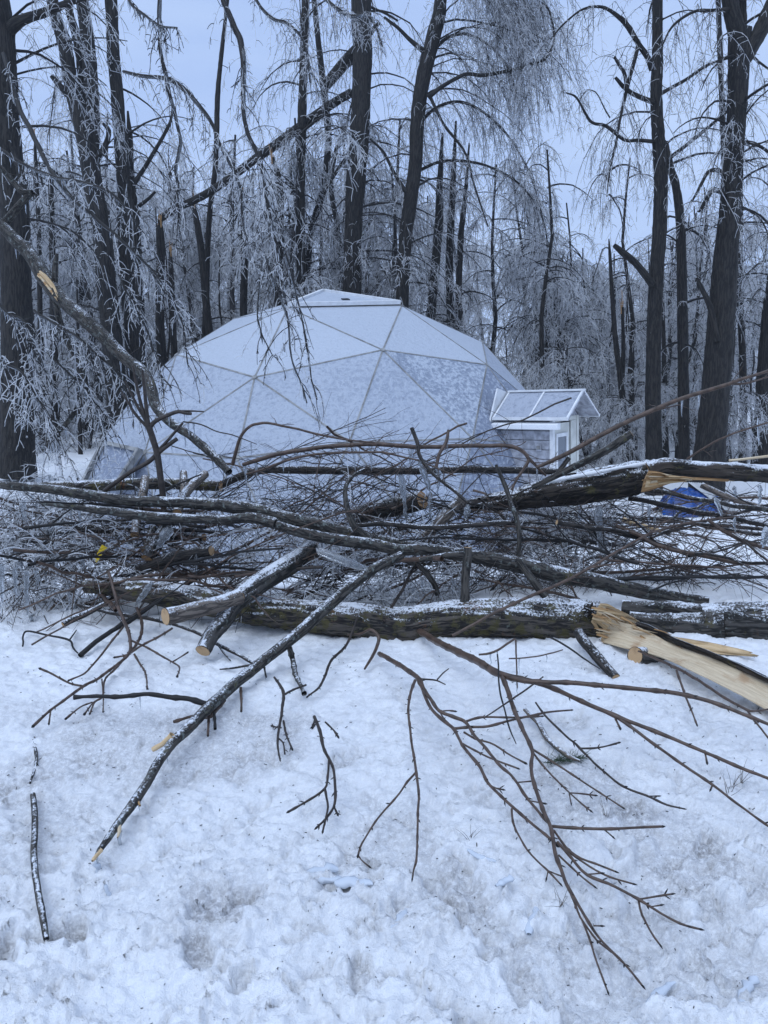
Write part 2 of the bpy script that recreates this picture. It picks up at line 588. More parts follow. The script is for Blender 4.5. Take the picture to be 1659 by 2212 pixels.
def weeping_crown(bag, LP, LR, nb, lb, ntw, ltw, g, rb=.007, rt=.005, ice_share=.75, droop=2.6, lmat=0, dense_end=.1, sides=3):
    """limbs LP (m,s,3) -> hanging branchlets -> twiglets. materials 0 dark, 1 ice, 2 grey ice"""
    S, T, r = along(LP, LR, nb, dense_end, 1, g)
    D = T * .6 + g.normal(0, .55, S.shape) * np.array([1, 1, .5])
    L = g.uniform(lb * .45, lb, len(S))
    BP, BR = weep(S, D, L, 7, droop, .10, np.full(len(S), rb), np.full(len(S), rb * .55), g)
    mi = np.where(g.random(len(S)) < ice_share * .6, np.where(g.random(len(S)) < .5, 1, 2), 0)
    bag.add(BP, BR, sides, mi)
    S2, T2, _ = along(BP, BR, ntw, .08, 1, g)
    D2 = T2 * .35 + g.normal(0, .8, S2.shape) * np.array([1, 1, .75]) + np.where(g.random(len(S2)) < .25, .7, 0)[:, None] * np.array([0, 0, 1.0])
    L2 = g.uniform(ltw * .35, ltw, len(S2))
    P2, R2 = weep(S2, D2, L2, 4, np.where(g.random(len(S2)) < .3, .7, 2.1), .13, np.full(len(S2), rt), np.full(len(S2), rt * .7), g)
    q = g.random(len(S2))
    bag.add(P2, R2, 3, np.where(q < ice_share * .62, 1, np.where(q < ice_share, 2, 0)))


def make_limbs(base, n, z0, z1, lmin, lmax, g, r=.03, back=0.0, az=None, el=(10, 55), droop=1.6, pts=9):
    """limbs leaving a trunk axis given as callable z->(x,y)."""
    z = g.uniform(z0, z1, n)
    S = np.array([[*base(q), q] for q in z])
    a = g.uniform(0, 2 * np.pi, n) if az is None else np.radians(g.uniform(az[0], az[1], n))
    e = np.radians(g.uniform(el[0], el[1], n))
    D = np.stack([np.cos(a) * np.cos(e), np.sin(a) * np.cos(e) + back, np.sin(e)], -1)
    L = g.uniform(lmin, lmax, n)
    return weep(S, D, L, pts, np.full(n, droop), .09, r * g.uniform(.6, 1.2, n), np.full(n, .008), g)


CROWN_MATS = [MT['twigd'], MT['ice'], MT['ice2']]


# six grown trees that the wood behind is made of
def proto_tree(seed, H, r0, n, lmin, lmax, nb, ntw, z0=.22, lean=.05):
    g = np.random.default_rng(seed)
    k = 9
    zz = np.linspace(0, H, k)
    ax = np.cumsum(g.normal(0, .07, (k, 2)), 0) + np.outer(zz, g.normal(0, lean, 2))
    ax -= ax[0]
    P = np.column_stack([ax, zz])[None]
    R = np.linspace(r0, r0 * .25, k)[None] * (1 + .35 * np.exp(-zz * 2.5))[None]
    fx = lambda q: (np.interp(q, zz, ax[:, 0]), np.interp(q, zz, ax[:, 1]))
    tb = Bag()
    tb.add(P, R, 8)
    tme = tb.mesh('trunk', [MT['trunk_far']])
    cb = Bag()
    LP, LR = make_limbs(fx, n, H * z0, H * .99, lmin, lmax, g, r=.022)
    cb.add(LP, LR, 4, 0)
    weeping_crown(cb, LP, LR, nb, 1.5, ntw, .34, g, rb=.009, rt=.010, ice_share=.95)
    cme = cb.mesh('crown', CROWN_MATS)
    return tme, cme


PROTO = [proto_tree(11, 9.5, .13, 26, 1.2, 2.8, 13, 13), proto_tree(12, 8.0, .09, 24, 1.0, 2.4, 13, 13),
         proto_tree(13, 11.0, .15, 28, 1.4, 3.0, 13, 13), proto_tree(14, 6.5, .06, 22, 1.0, 2.2, 13, 13, .1),
         proto_tree(15, 9.0, .11, 24, 1.2, 2.6, 13, 13, .18, .12), proto_tree(16, 5.0, .045, 22, .9, 2.0, 12, 13, .05, .15),
         proto_tree(17, 9.0, .10, 7, .7, 1.6, 7, 8, .35, .03), proto_tree(18, 7.5, .07, 6, .6, 1.4, 7, 8, .3, .06)]
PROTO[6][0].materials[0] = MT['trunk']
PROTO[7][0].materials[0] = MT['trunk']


def place_proto(x, y, i, rz, s, name, label, group):
    z = float(ground_z(x, y)) - .05
    e = empty(name, (x, y, z), label, 'tree', group)
    e.rotation_euler = (0, 0, rz)
    e.scale = (s, s, s)
    link('trunk', PROTO[i][0], e)
    link('crown', PROTO[i][1], e, kind='stuff')


def cap_height(px):                       # how tall the wood may stand at that column (display y of its top)
    return np.interp(px, [-200, 200, 450, 640, 900, 1150, 1250, 1400, 1500, 1900], [330, 330, 300, 260, 240, 380, 500, 520, 440, 420])


def build_wood():
    g = np.random.default_rng(5)
    H = [9.5, 8.0, 11.0, 6.5, 9.0, 5.0]
    spots = []
    for y0, y1, n in ((22.5, 30, 36), (30, 42, 44), (42, 64, 38)):
        k = tries = 0
        while k < n and tries < 4000:
            tries += 1
            y = g.uniform(y0, y1)
            px = g.uniform(-220, 1880)
            x = (px - CX) / FPX * y
            if any((x - a) ** 2 + (y - b) ** 2 < (.75 + .008 * y) ** 2 for a, b, *_ in spots):
                continue
            hor = HOR + (px - CX) * math.tan(ROLL)
            hmax = (hor - cap_height(px) - g.uniform(-10, 70)) / FPX * y + 1.6 + 1.15
            cand = [i for i in range(6)]
            i = int(g.choice(cand))
            s = float(np.clip(hmax / H[i], .55, 1.25)) * g.uniform(.82, 1.0)
            spots.append((x, y, i, s))
            k += 1
    for x, y, i, s in spots:
        px = CX + x / y * FPX
        pl_ = 'left of the dome' if px < 330 else 'above the dome' if px < 1080 else 'between the dome and the trunk with broken branches' if px < 1400 else 'at the far right of the picture'
        if y < 30:
            nm, lb, gr = 'slim_tree', 'slim ice-coated tree of the nearest woods ' + pl_, 'ice-coated trees of the nearest woods ' + pl_
        elif y < 42:
            nm, lb, gr = 'wood_tree', 'ice-covered tree in the mid-depth woods ' + pl_, 'ice-covered trees in the mid-depth woods ' + pl_
        else:
            nm, lb, gr = 'far_tree', 'pale distant tree deep in the woods ' + pl_, 'pale trees deep in the woods ' + pl_
        place_proto(x, y, i, g.uniform(0, 6.28), s, nm, lb, gr)
    # bare dark poles that stand between the crowns
    k = tries = 0
    while k < 46 and tries < 3000:
        tries += 1
        px = g.uniform(1090, 1690) if g.random() < .62 else g.uniform(-20, 560)
        y = g.uniform(20.5, 33)
        x = (px - CX) / FPX * y
        if (x + 1.05) ** 2 + (y - 16) ** 2 < 6.2 ** 2 or any((x - a) ** 2 + (y - b) ** 2 < .35 for a, b, *_ in spots):
            continue
        spots.append((x, y, 6, 1.0))
        where = 'left of the dome' if px < 330 else 'above the left dome slope' if px < 700 else 'right of the dome' if px < 1400 else 'near the right edge'
        place_proto(x, y, 6 + int(g.integers(0, 2)), g.uniform(0, 6.28), g.uniform(.55, 1.0), 'bare_tree', 'thin dark nearly bare tree in the woods ' + where, 'thin dark trees ' + where)
        k += 1
    # undergrowth between the trunks left and right of the dome
    for (px, y, i, s) in ((120, 20.5, 5, .62), (40, 18, 5, .55), (200, 22, 5, .7), (90, 24, 3, .7), (-60, 17, 5, .6), (1340, 19, 5, .55), (1480, 20.5, 5, .6),
                          (1600, 18.5, 5, .55), (1390, 23, 3, .6), (1230, 21.5, 5, .7), (1290, 23.5, 3, .62), (1650, 22, 3, .7)):
        x = (px - CX) / FPX * y
        place_proto(x, y, i, g.uniform(0, 6.28), s, 'bent_sapling', 'low ice-bent sapling among the trunks beside the dome', 'bent saplings beside the dome')


build_wood()


# ------------------------------------------------------------------ traced standing trees
def radii(P, w, s):
    return px2m(P, lerp_list(w, len(P)) * s) * .5


def bark_tube(P, R, k, amp, seed=0, lump=.06):
    """one thick tube with real bark relief; returns V,F,tc"""
    V, q, tc, off = tubes(P[None], R[None], k)
    sc = np.array([1, 1, .22])
    pr = tc * sc * 26 + seed * 7.7
    ridge = 1 - np.abs(fbm(pr, 3)) * 2.4
    d = amp * (ridge * .8 + .5 * fbm(tc * 60 + seed, 2)) + np.repeat(R, k) * lump * fbm(tc * np.array([5, 5, 2.2]) + seed, 2)
    return V + off * d[:, None], q, tc


def tree(label, z, pts, w, d, limbs=(), up=5.0, crown=None, mat='trunk', amp=.012, base=True, k=20, cat='tree', name='tree', extra_stems=()):
    s = ZS[z][2]
    P = trace(z, pts, d)
    R = radii(P, w, s)
    if up:
        dv = unit(P[0] - P[min(2, len(P) - 1)])
        P = np.vstack([P[0] + dv * up, P])
        R = np.concatenate([[R[0] * (.72 if up > 2.5 else .3)], R])
    if base:
        p = P[-1]
        gz = float(ground_z(p[0], p[1])) - .1
        if p[2] - gz > .3:
            dv = unit(P[-1] - P[-3]); hh = p[2] - gz
            q = p + dv * (hh / max(-dv[2], .4)); q[2] = gz
            P = np.vstack([P, (p + q) / 2, q])
            R = np.concatenate([R, [R[-1] * 1.03, R[-1] * 1.22]])
    n = max(16, int(np.linalg.norm(np.diff(P, axis=0), axis=1).sum() / .09))
    n = min(n, 130)
    Q = spline(P, n)
    dl = np.concatenate([[0], np.cumsum(np.linalg.norm(np.diff(P, axis=0), axis=1) ** .5)])
    Rq = np.interp(np.linspace(0, dl[-1], n), dl, R)
    org = Q[-1].copy()
    if not up and name != 'leaning_tree' and 'forked' not in label:
        Rq = Rq * np.clip(.45 + np.linspace(0, 9, n), 0, 1)
    e = empty(name, org, label, cat)
    if not up and name == 'slender_tree':
        gs = np.random.default_rng(len(label))
        S = Q[0] + gs.normal(0, Rq[2] * .5, (5, 3)) - np.array([0, 0, .15])
        SP, SR = weep(S, np.array([0, -.1, 1.0]) + gs.normal(0, .12, (5, 3)), gs.uniform(.2, .55, 5), 4, np.zeros(5), .03, np.full(5, Rq[2] * .4), np.full(5, .004), gs)
        sb = Bag(); sb.add(SP, SR, 4)
        link('torn_top', sb.mesh('torn_top', [MT['wood3']], org), e)
    V, F, tc = bark_tube(Q, Rq, k, amp, len(pts))
    link('trunk', mesh_np('trunk', V - org, [F], tc, [MT[mat]]), e)
    for st in extra_stems:
        limb_part(e, org, st, d, k, amp, 'stem', mat)
    LPs = []
    for lb in limbs:
        LPs.append(limb_part(e, org, lb, d, 8, .004, 'limb', mat))
    if crown:
        bag = Bag()
        g = np.random.default_rng(crown.get('seed', 1))
        zz = Q[::-1, 2]
        fx = lambda q: (np.interp(q, zz, Q[::-1, 0]), np.interp(q, zz, Q[::-1, 1]))
        for (n_, z0, z1, lmin, lmax, azr, nb, lb_, ntw) in crown['sets']:
            LP, LR = make_limbs(fx, n_, z0, z1, lmin, lmax, g, r=crown.get('r', .028), az=azr, droop=crown.get('droop', 1.8))
            bag.add(LP, LR, 5, 0)
            weeping_crown(bag, LP, LR, nb, lb_, ntw, crown.get('lt', .26), g, rb=crown.get('rb', .0065), rt=crown.get('rt', .0055), ice_share=crown.get('ice', .78))
        for i, (nb, lb_, ntw) in crown.get('on', {}).items():      # twigs on the traced limbs
            LP, LR = LPs[i]
            weeping_crown(bag, LP[None], LR[None], nb, lb_, ntw, crown.get('lt', .26), g, rb=crown.get('rb', .0065), rt=crown.get('rt', .0055), ice_share=crown.get('ice', .78))
        link('crown', bag.mesh('crown', CROWN_MATS, org), e, kind='stuff')
    return e


def limb_part(e, org, lb, d, k, amp, nm, mat):
    z, pts, w, dd = lb[:4]
    P = trace(z, pts, lerp_list(d, 2)[0] + np.atleast_1d(dd))
    R = radii(P, w, ZS[z][2])
    n = max(10, min(60, int(np.linalg.norm(np.diff(P, axis=0), axis=1).sum() / .07)))
    Q = spline(P, n)
    dl = np.concatenate([[0], np.cumsum(np.linalg.norm(np.diff(P, axis=0), axis=1) ** .5)])
    Rq = np.interp(np.linspace(0, dl[-1], n), dl, R)
    V, F, tc = bark_tube(Q, Rq, k, amp, 3)
    link(nm, mesh_np(nm, V - org, [F], tc, [MT[mat]]), e)
    return Q, Rq


UPA = None
tree('massive dark tree trunk at the left edge with a bough reaching right', 'tl',
     [(-20, 0), (0, 110), (15, 300), (25, 500), (40, 700), (62, 900), (66, 1100), (70, 1300), (78, 1475), (76, 1700), (70, 1900), (68, 2060)],
     [112, 110, 104, 100, 108, 114, 120, 122, 130, 132, 146, 170], 14.0,
     limbs=[('tl', [(20, 150), (60, 110), (100, 85), (200, 52), (290, 15), (360, -10), (470, -40)], [60, 52, 44, 36, 28, 22, 12], [0, -.1, -.2, -.3, -.4]),
            ('tl', [(60, 640), (95, 770), (120, 830), (142, 838)], [34, 30, 26, 22], [-.2, -.4])],
     crown=dict(seed=21, sets=[(7, 4.2, 8.5, 1.6, 3.0, (-20, 60), 9, 1.5, 10)], on={0: (16, .9, 10)}, ice=.85), k=32, amp=.018, up=3)
tree('forked dark tree of three stems left of the dome', 'tl',
     [(235, 40), (280, 200), (310, 380), (350, 520), (382, 650), (402, 800), (440, 1000), (462, 1250), (484, 1475), (500, 1660)],
     [46, 55, 58, 70, 80, 77, 77, 80, 84, 88], 19.0,
     extra_stems=[('tl', [(340, -120), (355, 0), (380, 200), (396, 400), (400, 560), (396, 680)], [46, 50, 56, 58, 60, 56], [.15]),
                  ('tl', [(285, -60), (300, 50), (340, 200), (356, 350), (372, 470)], [28, 30, 36, 36, 34], [.4])],
     limbs=[('tl', [(300, 410), (262, 375), (222, 326)], [34, 26, 20], [-.1, -.3]),
            ('tl', [(415, 690), (450, 640), (470, 565), (430, 520)], [34, 26, 22, 8], [-.1, -.25])],
     crown=dict(seed=22, sets=[(12, 3.0, 9.5, 1.2, 2.8, (0, 360), 8, 1.4, 9)]), amp=.016)
tree('tall straight trunk right of the three-stemmed tree', 'tl',
     [(480, 0), (488, 200), (505, 400), (520, 600), (535, 800), (540, 1000), (552, 1200), (575, 1475), (585, 1600)],
     [50, 50, 51, 53, 55, 58, 62, 66, 70], 19.6,
     limbs=[('tl', [(575, 800), (640, 700), (730, 540), (745, 470)], [22, 18, 14, 8], [.1, .2])],
     crown=dict(seed=23, sets=[(10, 3.6, 9.5, 1.2, 2.6, (-60, 200), 8, 1.5, 9)]), amp=.015)
tree('thin snapped trunk with a ragged top close to the tall straight trunk', 'tl',
     [(552, 480), (562, 620), (566, 760), (584, 900), (596, 1080), (604, 1250), (612, 1475)], [18, 26, 28, 28, 30, 32, 36], 20.4, up=0, amp=.006, k=10,
     limbs=[('tl', [(600, 890), (640, 860), (670, 830)], [16, 14, 12], [0, -.1])])
tree('slender dark trunk behind the dome top, left of the thick middle trunk', 'tl',
     [(1318, 70), (1312, 300), (1302, 600), (1298, 900), (1300, 1120), (1302, 1300)], [34, 36, 38, 38, 40, 42], 22.5,
     crown=dict(seed=24, sets=[(20, 3.8, 11.5, 1.2, 2.8, (0, 360), 10, 1.7, 11)]), amp=.008, k=14)
tree('thick dark trunk standing behind the top of the dome', 'tl',
     [(1560, 0), (1566, 250), (1552, 600), (1536, 800), (1530, 900), (1524, 1100), (1520, 1300)], [84, 82, 80, 82, 76, 76, 80], 22.0,
     limbs=[('tl', [(1540, 620), (1480, 700), (1400, 830)], [22, 16, 10], [.2, .5]),
            ('tr', [(60, 90), (10, 60), (-60, 30)], [8, 10, 10], [.3])],
     crown=dict(seed=25, sets=[(26, 5.0, 13, 1.6, 3.4, (0, 180), 12, 2.0, 12)]), amp=.016, k=26)
tree('curving grey-brown trunk right behind the dome, sweeping right at its top', 'tr',
     [(252, -40), (240, 60), (215, 150), (172, 330), (146, 500), (136, 700), (116, 850), (96, 1000), (82, 1200), (78, 1330)], [52, 56, 60, 62, 58, 56, 60, 56, 52, 54], 21.8,
     limbs=[('tr', [(190, 420), (250, 375), (310, 340), (360, 320), (430, 325), (560, 300), (640, 275), (700, 250), (735, 170), (715, 50), (680, 10)], [22, 18, 16, 16, 16, 14, 13, 12, 10, 8, 5], [-.2, -.6]),
            ('tr', [(170, 220), (110, 170), (60, 120), (0, 75)], [24, 18, 14, 12], [-.1, -.3]),
            ('tr', [(200, 420), (260, 540), (350, 660), (390, 800), (450, 980)], [14, 12, 10, 8, 5], [-.2, -.5]),
            ('tr', [(100, 840), (40, 740), (0, 660), (-60, 600)], [20, 14, 12, 8], [-.1, -.3]),
            ('tr', [(250, -80), (330, -150), (420, -150), (520, -90), (600, 0), (640, 120)], [24, 20, 16, 12, 9, 6], [.1, .4]),
            ('tr', [(240, 0), (330, -60), (430, -50), (530, 30), (590, 130), (620, 240)], [22, 18, 15, 12, 9, 6], [-.1, -.5]),
            ('tr', [(250, -120), (360, -230), (480, -220), (590, -130), (660, -20), (690, 90)], [24, 20, 16, 12, 9, 6], [.3, 1.0]),
            ('tr', [(200, 230), (280, 160), (370, 150), (470, 210), (540, 300), (570, 400)], [18, 15, 12, 10, 8, 5], [.1, .6]),
            ('tr', [(130, 560), (220, 470), (330, 440), (450, 500), (560, 620), (640, 780), (690, 960)], [16, 14, 12, 10, 8, 6, 4], [.1, .5]),
            ('tr', [(110, 760), (240, 700), (380, 700), (500, 740), (600, 810), (680, 930), (710, 1060)], [15, 13, 11, 10, 8, 6, 4], [.2, .6])],
     crown=dict(seed=26, sets=[(26, 8.4, 15, 1.8, 4.2, (-40, 70), 14, 2.4, 13), (16, 4, 9, 1.2, 2.8, (0, 180), 11, 1.8, 11)], on={0: (6, .5, 6), 2: (14, .9, 9), 4: (120, 3.6, 30), 5: (120, 3.2, 28), 6: (120, 3.8, 30), 7: (80, 2.6, 22), 8: (70, 2.2, 18), 9: (60, 2.0, 18)}, lt=.26), amp=.012, k=24)
tree('dark trunk with broken side branches right of the dome entry', 'tr',
     [(1182, 0), (1182, 250), (1176, 400), (1186, 600), (1196, 800), (1190, 1000), (1176, 1200), (1166, 1475), (1162, 1700), (1166, 1990)], [40, 44, 46, 52, 56, 58, 58, 60, 62, 68], 16.5,
     limbs=[('tr', [(1160, 300), (1140, 250), (1100, 190), (1050, 110), (1000, 62), (940, 30), (860, 40), (780, 100), (720, 170)], [28, 24, 22, 20, 16, 12, 9, 7, 5], [0, -.3, -.6]),
            ('tr', [(1165, 442), (1090, 412), (1040, 380), (1000, 335)], [22, 20, 18, 12], [-.1, -.3]),
            ('tr', [(1050, 390), (1040, 320), (1015, 280), (995, 245)], [18, 16, 14, 10], [-.25]),
            ('tr', [(1168, 612), (1100, 606), (1040, 605), (960, 545), (900, 530), (870, 490), (830, 420), (785, 400)], [16, 15, 14, 14, 12, 11, 9, 5], [-.1, -.4]),
            ('tr', [(1205, 705), (1340, 600), (1490, 475), (1560, 410)], [18, 14, 12, 8], [.1, .4]),
            ('tr', [(1190, 408), (1310, 340), (1400, 280), (1490, 250)], [16, 14, 12, 9], [.1, .4]),
            ('tr', [(1160, 1230), (1130, 1190), (1080, 1130), (1030, 1090), (995, 1060)], [34, 32, 30, 28, 20], [-.1, -.3]),
            ('tr', [(1100, 190), (1085, 250), (1046, 400), (1030, 470), (1012, 560), (1000, 640), (978, 720), (962, 850)], [16, 17, 15, 12, 10, 8, 7, 4], [-.2])],
     crown=dict(seed=27, sets=[(7, 5.5, 9, 1.0, 2.0, (0, 360), 9, 1.4, 10)], on={0: (36, 1.6, 11), 7: (46, 1.7, 12), 5: (18, 1.2, 10), 4: (12, .9, 9), 3: (4, .3, 4), 2: (8, 1.0, 8)}, lt=.2), amp=.012, k=24)
tree('narrow leaning trunk just right of the trunk with broken branches', 'tr',
     [(1222, 610), (1236, 720), (1260, 800), (1280, 950), (1285, 1100), (1290, 1400), (1294, 1750)], [22, 30, 34, 38, 40, 44, 46], 18.2, up=0, amp=.008, k=14,
     crown=dict(seed=28, sets=[(6, 2.0, 5, .8, 1.8, (0, 360), 8, 1.2, 9)]))
tree('big forked trunk near the right edge with a pale split strip', 'tr',
     [(1538, 130), (1532, 300), (1522, 500), (1508, 700), (1496, 900), (1478, 1100), (1462, 1300), (1450, 1475), (1432, 1700), (1412, 1900), (1398, 2050)], [92, 80, 76, 78, 84, 94, 104, 108, 114, 122, 140], 16.0, up=0,
     extra_stems=[('tr', [(1455, -200), (1485, -60), (1500, 40), (1522, 130), (1535, 240)], [54, 60, 64, 68, 60], [0]),
                  ('tr', [(1545, -180), (1536, -40), (1538, 80), (1542, 200)], [40, 46, 50, 50], [.25]),
                  ('tr', [(1740, -120), (1670, 30), (1625, 135), (1580, 210), (1550, 280)], [48, 54, 60, 64, 50], [-.05])],
     limbs=[('tr', [(1475, 760), (1440, 735), (1400, 745), (1370, 800), (1330, 870)], [22, 20, 16, 12, 8], [-.1, -.3]),
            ('tr', [(1480, 838), (1420, 820), (1395, 860), (1360, 915)], [20, 24, 20, 10], [-.1, -.3]),
            ('tr', [(1560, 615), (1600, 620), (1659, 655), (1720, 700)], [18, 14, 12, 10], [-.2]),
            ('tr', [(1490, 40), (1420, 45), (1340, 50), (1250, 110), (1200, 200)], [18, 14, 12, 10, 6], [-.1, -.5]),
            ('tr', [(1440, 1475), (1410, 1330), (1370, 1240), (1350, 1200)], [30, 26, 20, 12], [-.2])],
     crown=dict(seed=29, sets=[(14, 4.5, 8.5, 1.2, 2.6, (-80, 80), 9, 1.6, 10), (8, 5.5, 8.5, 1.0, 2.0, (120, 250), 8, 1.6, 10)], on={0: (14, .8, 9), 1: (14, .9, 9), 3: (22, 1.4, 10)}, lt=.2), amp=.02, k=32)
tree('dark trunk cut off by the right edge of the picture', 'mr',
     [(1760, -500), (1720, -200), (1690, 0), (1665, 200), (1650, 400), (1640, 600), (1630, 800)], [60, 62, 64, 66, 70, 74, 84], 18.5, amp=.014, k=20,
     crown=dict(seed=30, sets=[(8, 2.5, 7, .9, 2.0, (90, 270), 8, 1.2, 9)]))
tree('thin trunk behind the big forked trunk on its right side', 'mr',
     [(1480, -300), (1505, 0), (1500, 200), (1488, 400), (1478, 600), (1476, 780)], [26, 30, 36, 40, 42, 44], 19.5, amp=.008, k=12,
     crown=dict(seed=31, sets=[(6, 2.5, 6, .9, 1.8, (0, 360), 8, 1.2, 9)]))
tree('slim trunk between the big forked trunk and the picture edge', 'mr',
     [(1530, -60), (1538, 100), (1548, 300), (1552, 500), (1550, 700)], [22, 26, 28, 30, 34], 20.5, up=2, amp=.006, k=12,
     crown=dict(seed=32, sets=[(6, 2.0, 5, .9, 1.8, (0, 360), 8, 1.2, 9)]))
# slimmer traced trunks behind the dome
slim = [
    ('tl', [(985, -20), (955, 250), (940, 420), (932, 700), (908, 900), (896, 1100), (890, 1300)], [14, 18, 22, 22, 22, 24, 26], 23.0, 3, 'long slim trunk with a twin top above the left shoulder of the dome'),
    ('tl', [(1045, 820), (1052, 950), (1056, 1150), (1052, 1330)], [22, 28, 30, 32], 22.8, 0, 'short-topped dark trunk left of the slender trunk above the dome'),
    ('tl', [(836, 880), (856, 990), (872, 1100), (890, 1300)], [20, 28, 30, 32], 22.6, 0, 'snapped trunk with a pale torn top above the left slope of the dome'),
    ('tl', [(690, 950), (694, 1100), (690, 1250), (692, 1420), (700, 1560)], [34, 36, 36, 40, 42], 21.2, 0, 'stub trunk under the long leaning broken trunk'),
    ('tl', [(735, 1080), (742, 1250), (748, 1400)], [18, 26, 28], 22.4, 0, 'thin snapped stem just right of the stub trunk'),
    ('tl', [(1180, 680), (1208, 800), (1212, 1000), (1204, 1250), (1200, 1340)], [22, 28, 30, 30, 32], 22.6, 0, 'dark crooked trunk between the thin trunks over the dome shoulder'),
    ('tl', [(1372, 150), (1398, 380), (1418, 600), (1400, 800), (1345, 1000), (1322, 1200)], [24, 28, 30, 30, 28, 26], 24.0, 3, 'bent trunk with pale torn bark left of the thick middle trunk'),
    ('tl', [(1490, 560), (1455, 640), (1430, 800), (1460, 1000), (1482, 1300)], [14, 18, 20, 22, 24], 25.0, 1, 'thin crooked stem close left of the thick middle trunk'),
    ('tr', [(240, 820), (238, 950), (222, 1150), (200, 1400)], [30, 38, 38, 40], 23.0, 1.5, 'leaning dark trunk right of the curving trunk behind the dome'),
    ('tr', [(300, 760), (290, 950), (282, 1150), (290, 1420)], [24, 30, 34, 36], 23.8, 1.5, 'upright dark trunk in the clump right of the curving trunk'),
    ('tr', [(350, 860), (334, 1000), (324, 1200), (320, 1450)], [20, 26, 28, 30], 23.2, 1.5, 'rightmost slim trunk of the clump beside the curving trunk'),
    ('mr', [(975, -120), (985, 50), (1000, 260), (1020, 420), (1040, 620), (1046, 800)], [12, 18, 22, 24, 28, 30], 19.5, .3, 'thin forked dead stem left of the trunk with broken branches'),
    ('mr', [(1030, 120), (1034, 300), (1030, 450), (1040, 600)], [12, 18, 22, 26], 19.8, 0, 'short dead stem leaning on the thin forked stem'),
    ('mr', [(662, 250), (664, 350), (668, 500)], [18, 20, 24], 24.0, 2, 'dark stem in the woods right of the dome slope'),
    ('mr', [(706, 300), (706, 420), (706, 560)], [22, 24, 28], 25.0, 2.5, 'broader stem in the woods above the entry roof'),
    ('mr', [(1210, 350), (1212, 500), (1216, 760)], [20, 24, 28], 20.5, 2, 'thin stem just right of the trunk with broken branches'),
    ('tl', [(150, 580), (158, 800), (168, 1000), (172, 1300), (176, 1500)], [12, 16, 18, 20, 24], 21.0, 0, 'thin snapped stem between the massive left trunk and the three-stemmed tree'),
    ('tl', [(330, 900), (345, 1050), (352, 1200), (358, 1400)], [22, 26, 26, 28], 23.5, 2, 'slim stem left of the three-stemmed tree'),
    ('ml', [(230, 100), (236, 400), (240, 620), (244, 850)], [30, 34, 36, 40], 20.5, 3, 'dark stem in the icy thicket behind the hanging branch'),
    ('ml', [(340, 350), (345, 600), (350, 800), (358, 880)], [16, 18, 20, 22], 19.5, 2, 'thin stem in the icy thicket close to the dome edge'),
]
for i, (z, pts, w, d, up, lb) in enumerate(slim):
    tree(lb, z, pts, w, d, up=up, amp=.006, k=10, name='slender_tree',
         crown=dict(seed=50 + i, sets=[(6, 2.2, 7.5, .8, 2.0, (0, 360), 7, 1.3, 9)]) if up else None)
# snapped trunk leaning across
tree('long snapped trunk leaning diagonally up to the thick middle trunk', 'tl',
     [(1530, 225), (1500, 260), (1440, 330), (1400, 380)], [44, 48, 48, 40], 23.0, up=1, base=False, amp=.01, k=14, name='leaning_tree',
     extra_stems=[('tl', [(1520, 400), (1450, 440), (1300, 545), (1200, 620), (1100, 690), (950, 800), (850, 860), (760, 900), (690, 945)], [34, 36, 38, 38, 34, 32, 30, 30, 30], [0, -.6])],
     crown=dict(seed=33, sets=[], on={}) if 0 else None)


# ------------------------------------------------------------------ the geodesic dome
def panel_mat(name, c1, c2, cover, rib=.4, seed=0.0):
    m, t, b = base_mat(name)
    co = nd(t, 'TexCoord').outputs['Object']
    mp = nd(t, 'Mapping', {'Vector': co, 'Location': (seed, seed, 0), 'Scale': (1, 1, 1.15)}).outputs[0]
    n1 = nd(t, 'TexNoise', {'Vector': mp, 'Scale': 13.0, 'Detail': 4.0, 'Roughness': .55}).outputs['Fac']
    n2 = nd(t, 'TexNoise', {'Vector': co, 'Scale': 40.0, 'Detail': 3.0}).outputs['Fac']
    n3 = nd(t, 'TexNoise', {'Vector': co, 'Scale': 1.6, 'Detail': 2.0}).outputs['Fac']
    f = mth(t, 'ADD', mth(t, 'ADD', mth(t, 'MULTIPLY', n1, .55), mth(t, 'MULTIPLY', n2, .25)), mth(t, 'MULTIPLY', n3, .2))
    f = mth(t, 'ADD', f, cover - .5)
    t.links.new(mixc(t, ss(t, f, .40, .53), tuple(x * .95 for x in c1), tuple(min(1, x * 1.04) for x in c2)), b.inputs['Base Color'])  # frost blotches follow the bumps; relief shading is partly put into the colour
    b.inputs['Roughness'].default_value = .5
    wv = nd(t, 'TexWave', {'Vector': co, 'Scale': 9.0, 'Distortion': .6, 'Detail': 1.0}, bands_direction='Z').outputs['Fac']
    h = mth(t, 'ADD', mth(t, 'MULTIPLY', n1, 1.0), mth(t, 'ADD', mth(t, 'MULTIPLY', wv, .03 * rib), mth(t, 'MULTIPLY', n2, .22)))
    bp = nd(t, 'Bump', {'Height': h, 'Strength': .6 + rib * .2, 'Distance': .06})
    t.links.new(bp.outputs[0], b.inputs['Normal'])
    return m


PM = [panel_mat('panel_snowed', (.40, .44, .51), (.46, .50, .565), .62, .2), panel_mat('panel_frosted', (.345, .385, .465), (.41, .45, .52), .5, .6, 3.0),
      panel_mat('panel_rimed', (.28, .32, .40), (.47, .515, .585), .46, 1.4, 7.0), panel_mat('panel_half_bare', (.235, .27, .35), (.42, .46, .535), .42, .6, 11.0)]
MT['strip'] = plain('joint_strip', (.25, .25, .245), rough=.6, var=.35, scale=6)
MT['white'] = plain('white_paint', (.74, .75, .76), rough=.5, var=.08, scale=8)
MT['darkm'] = plain('dark_metal', (.03, .03, .035), rough=.5)


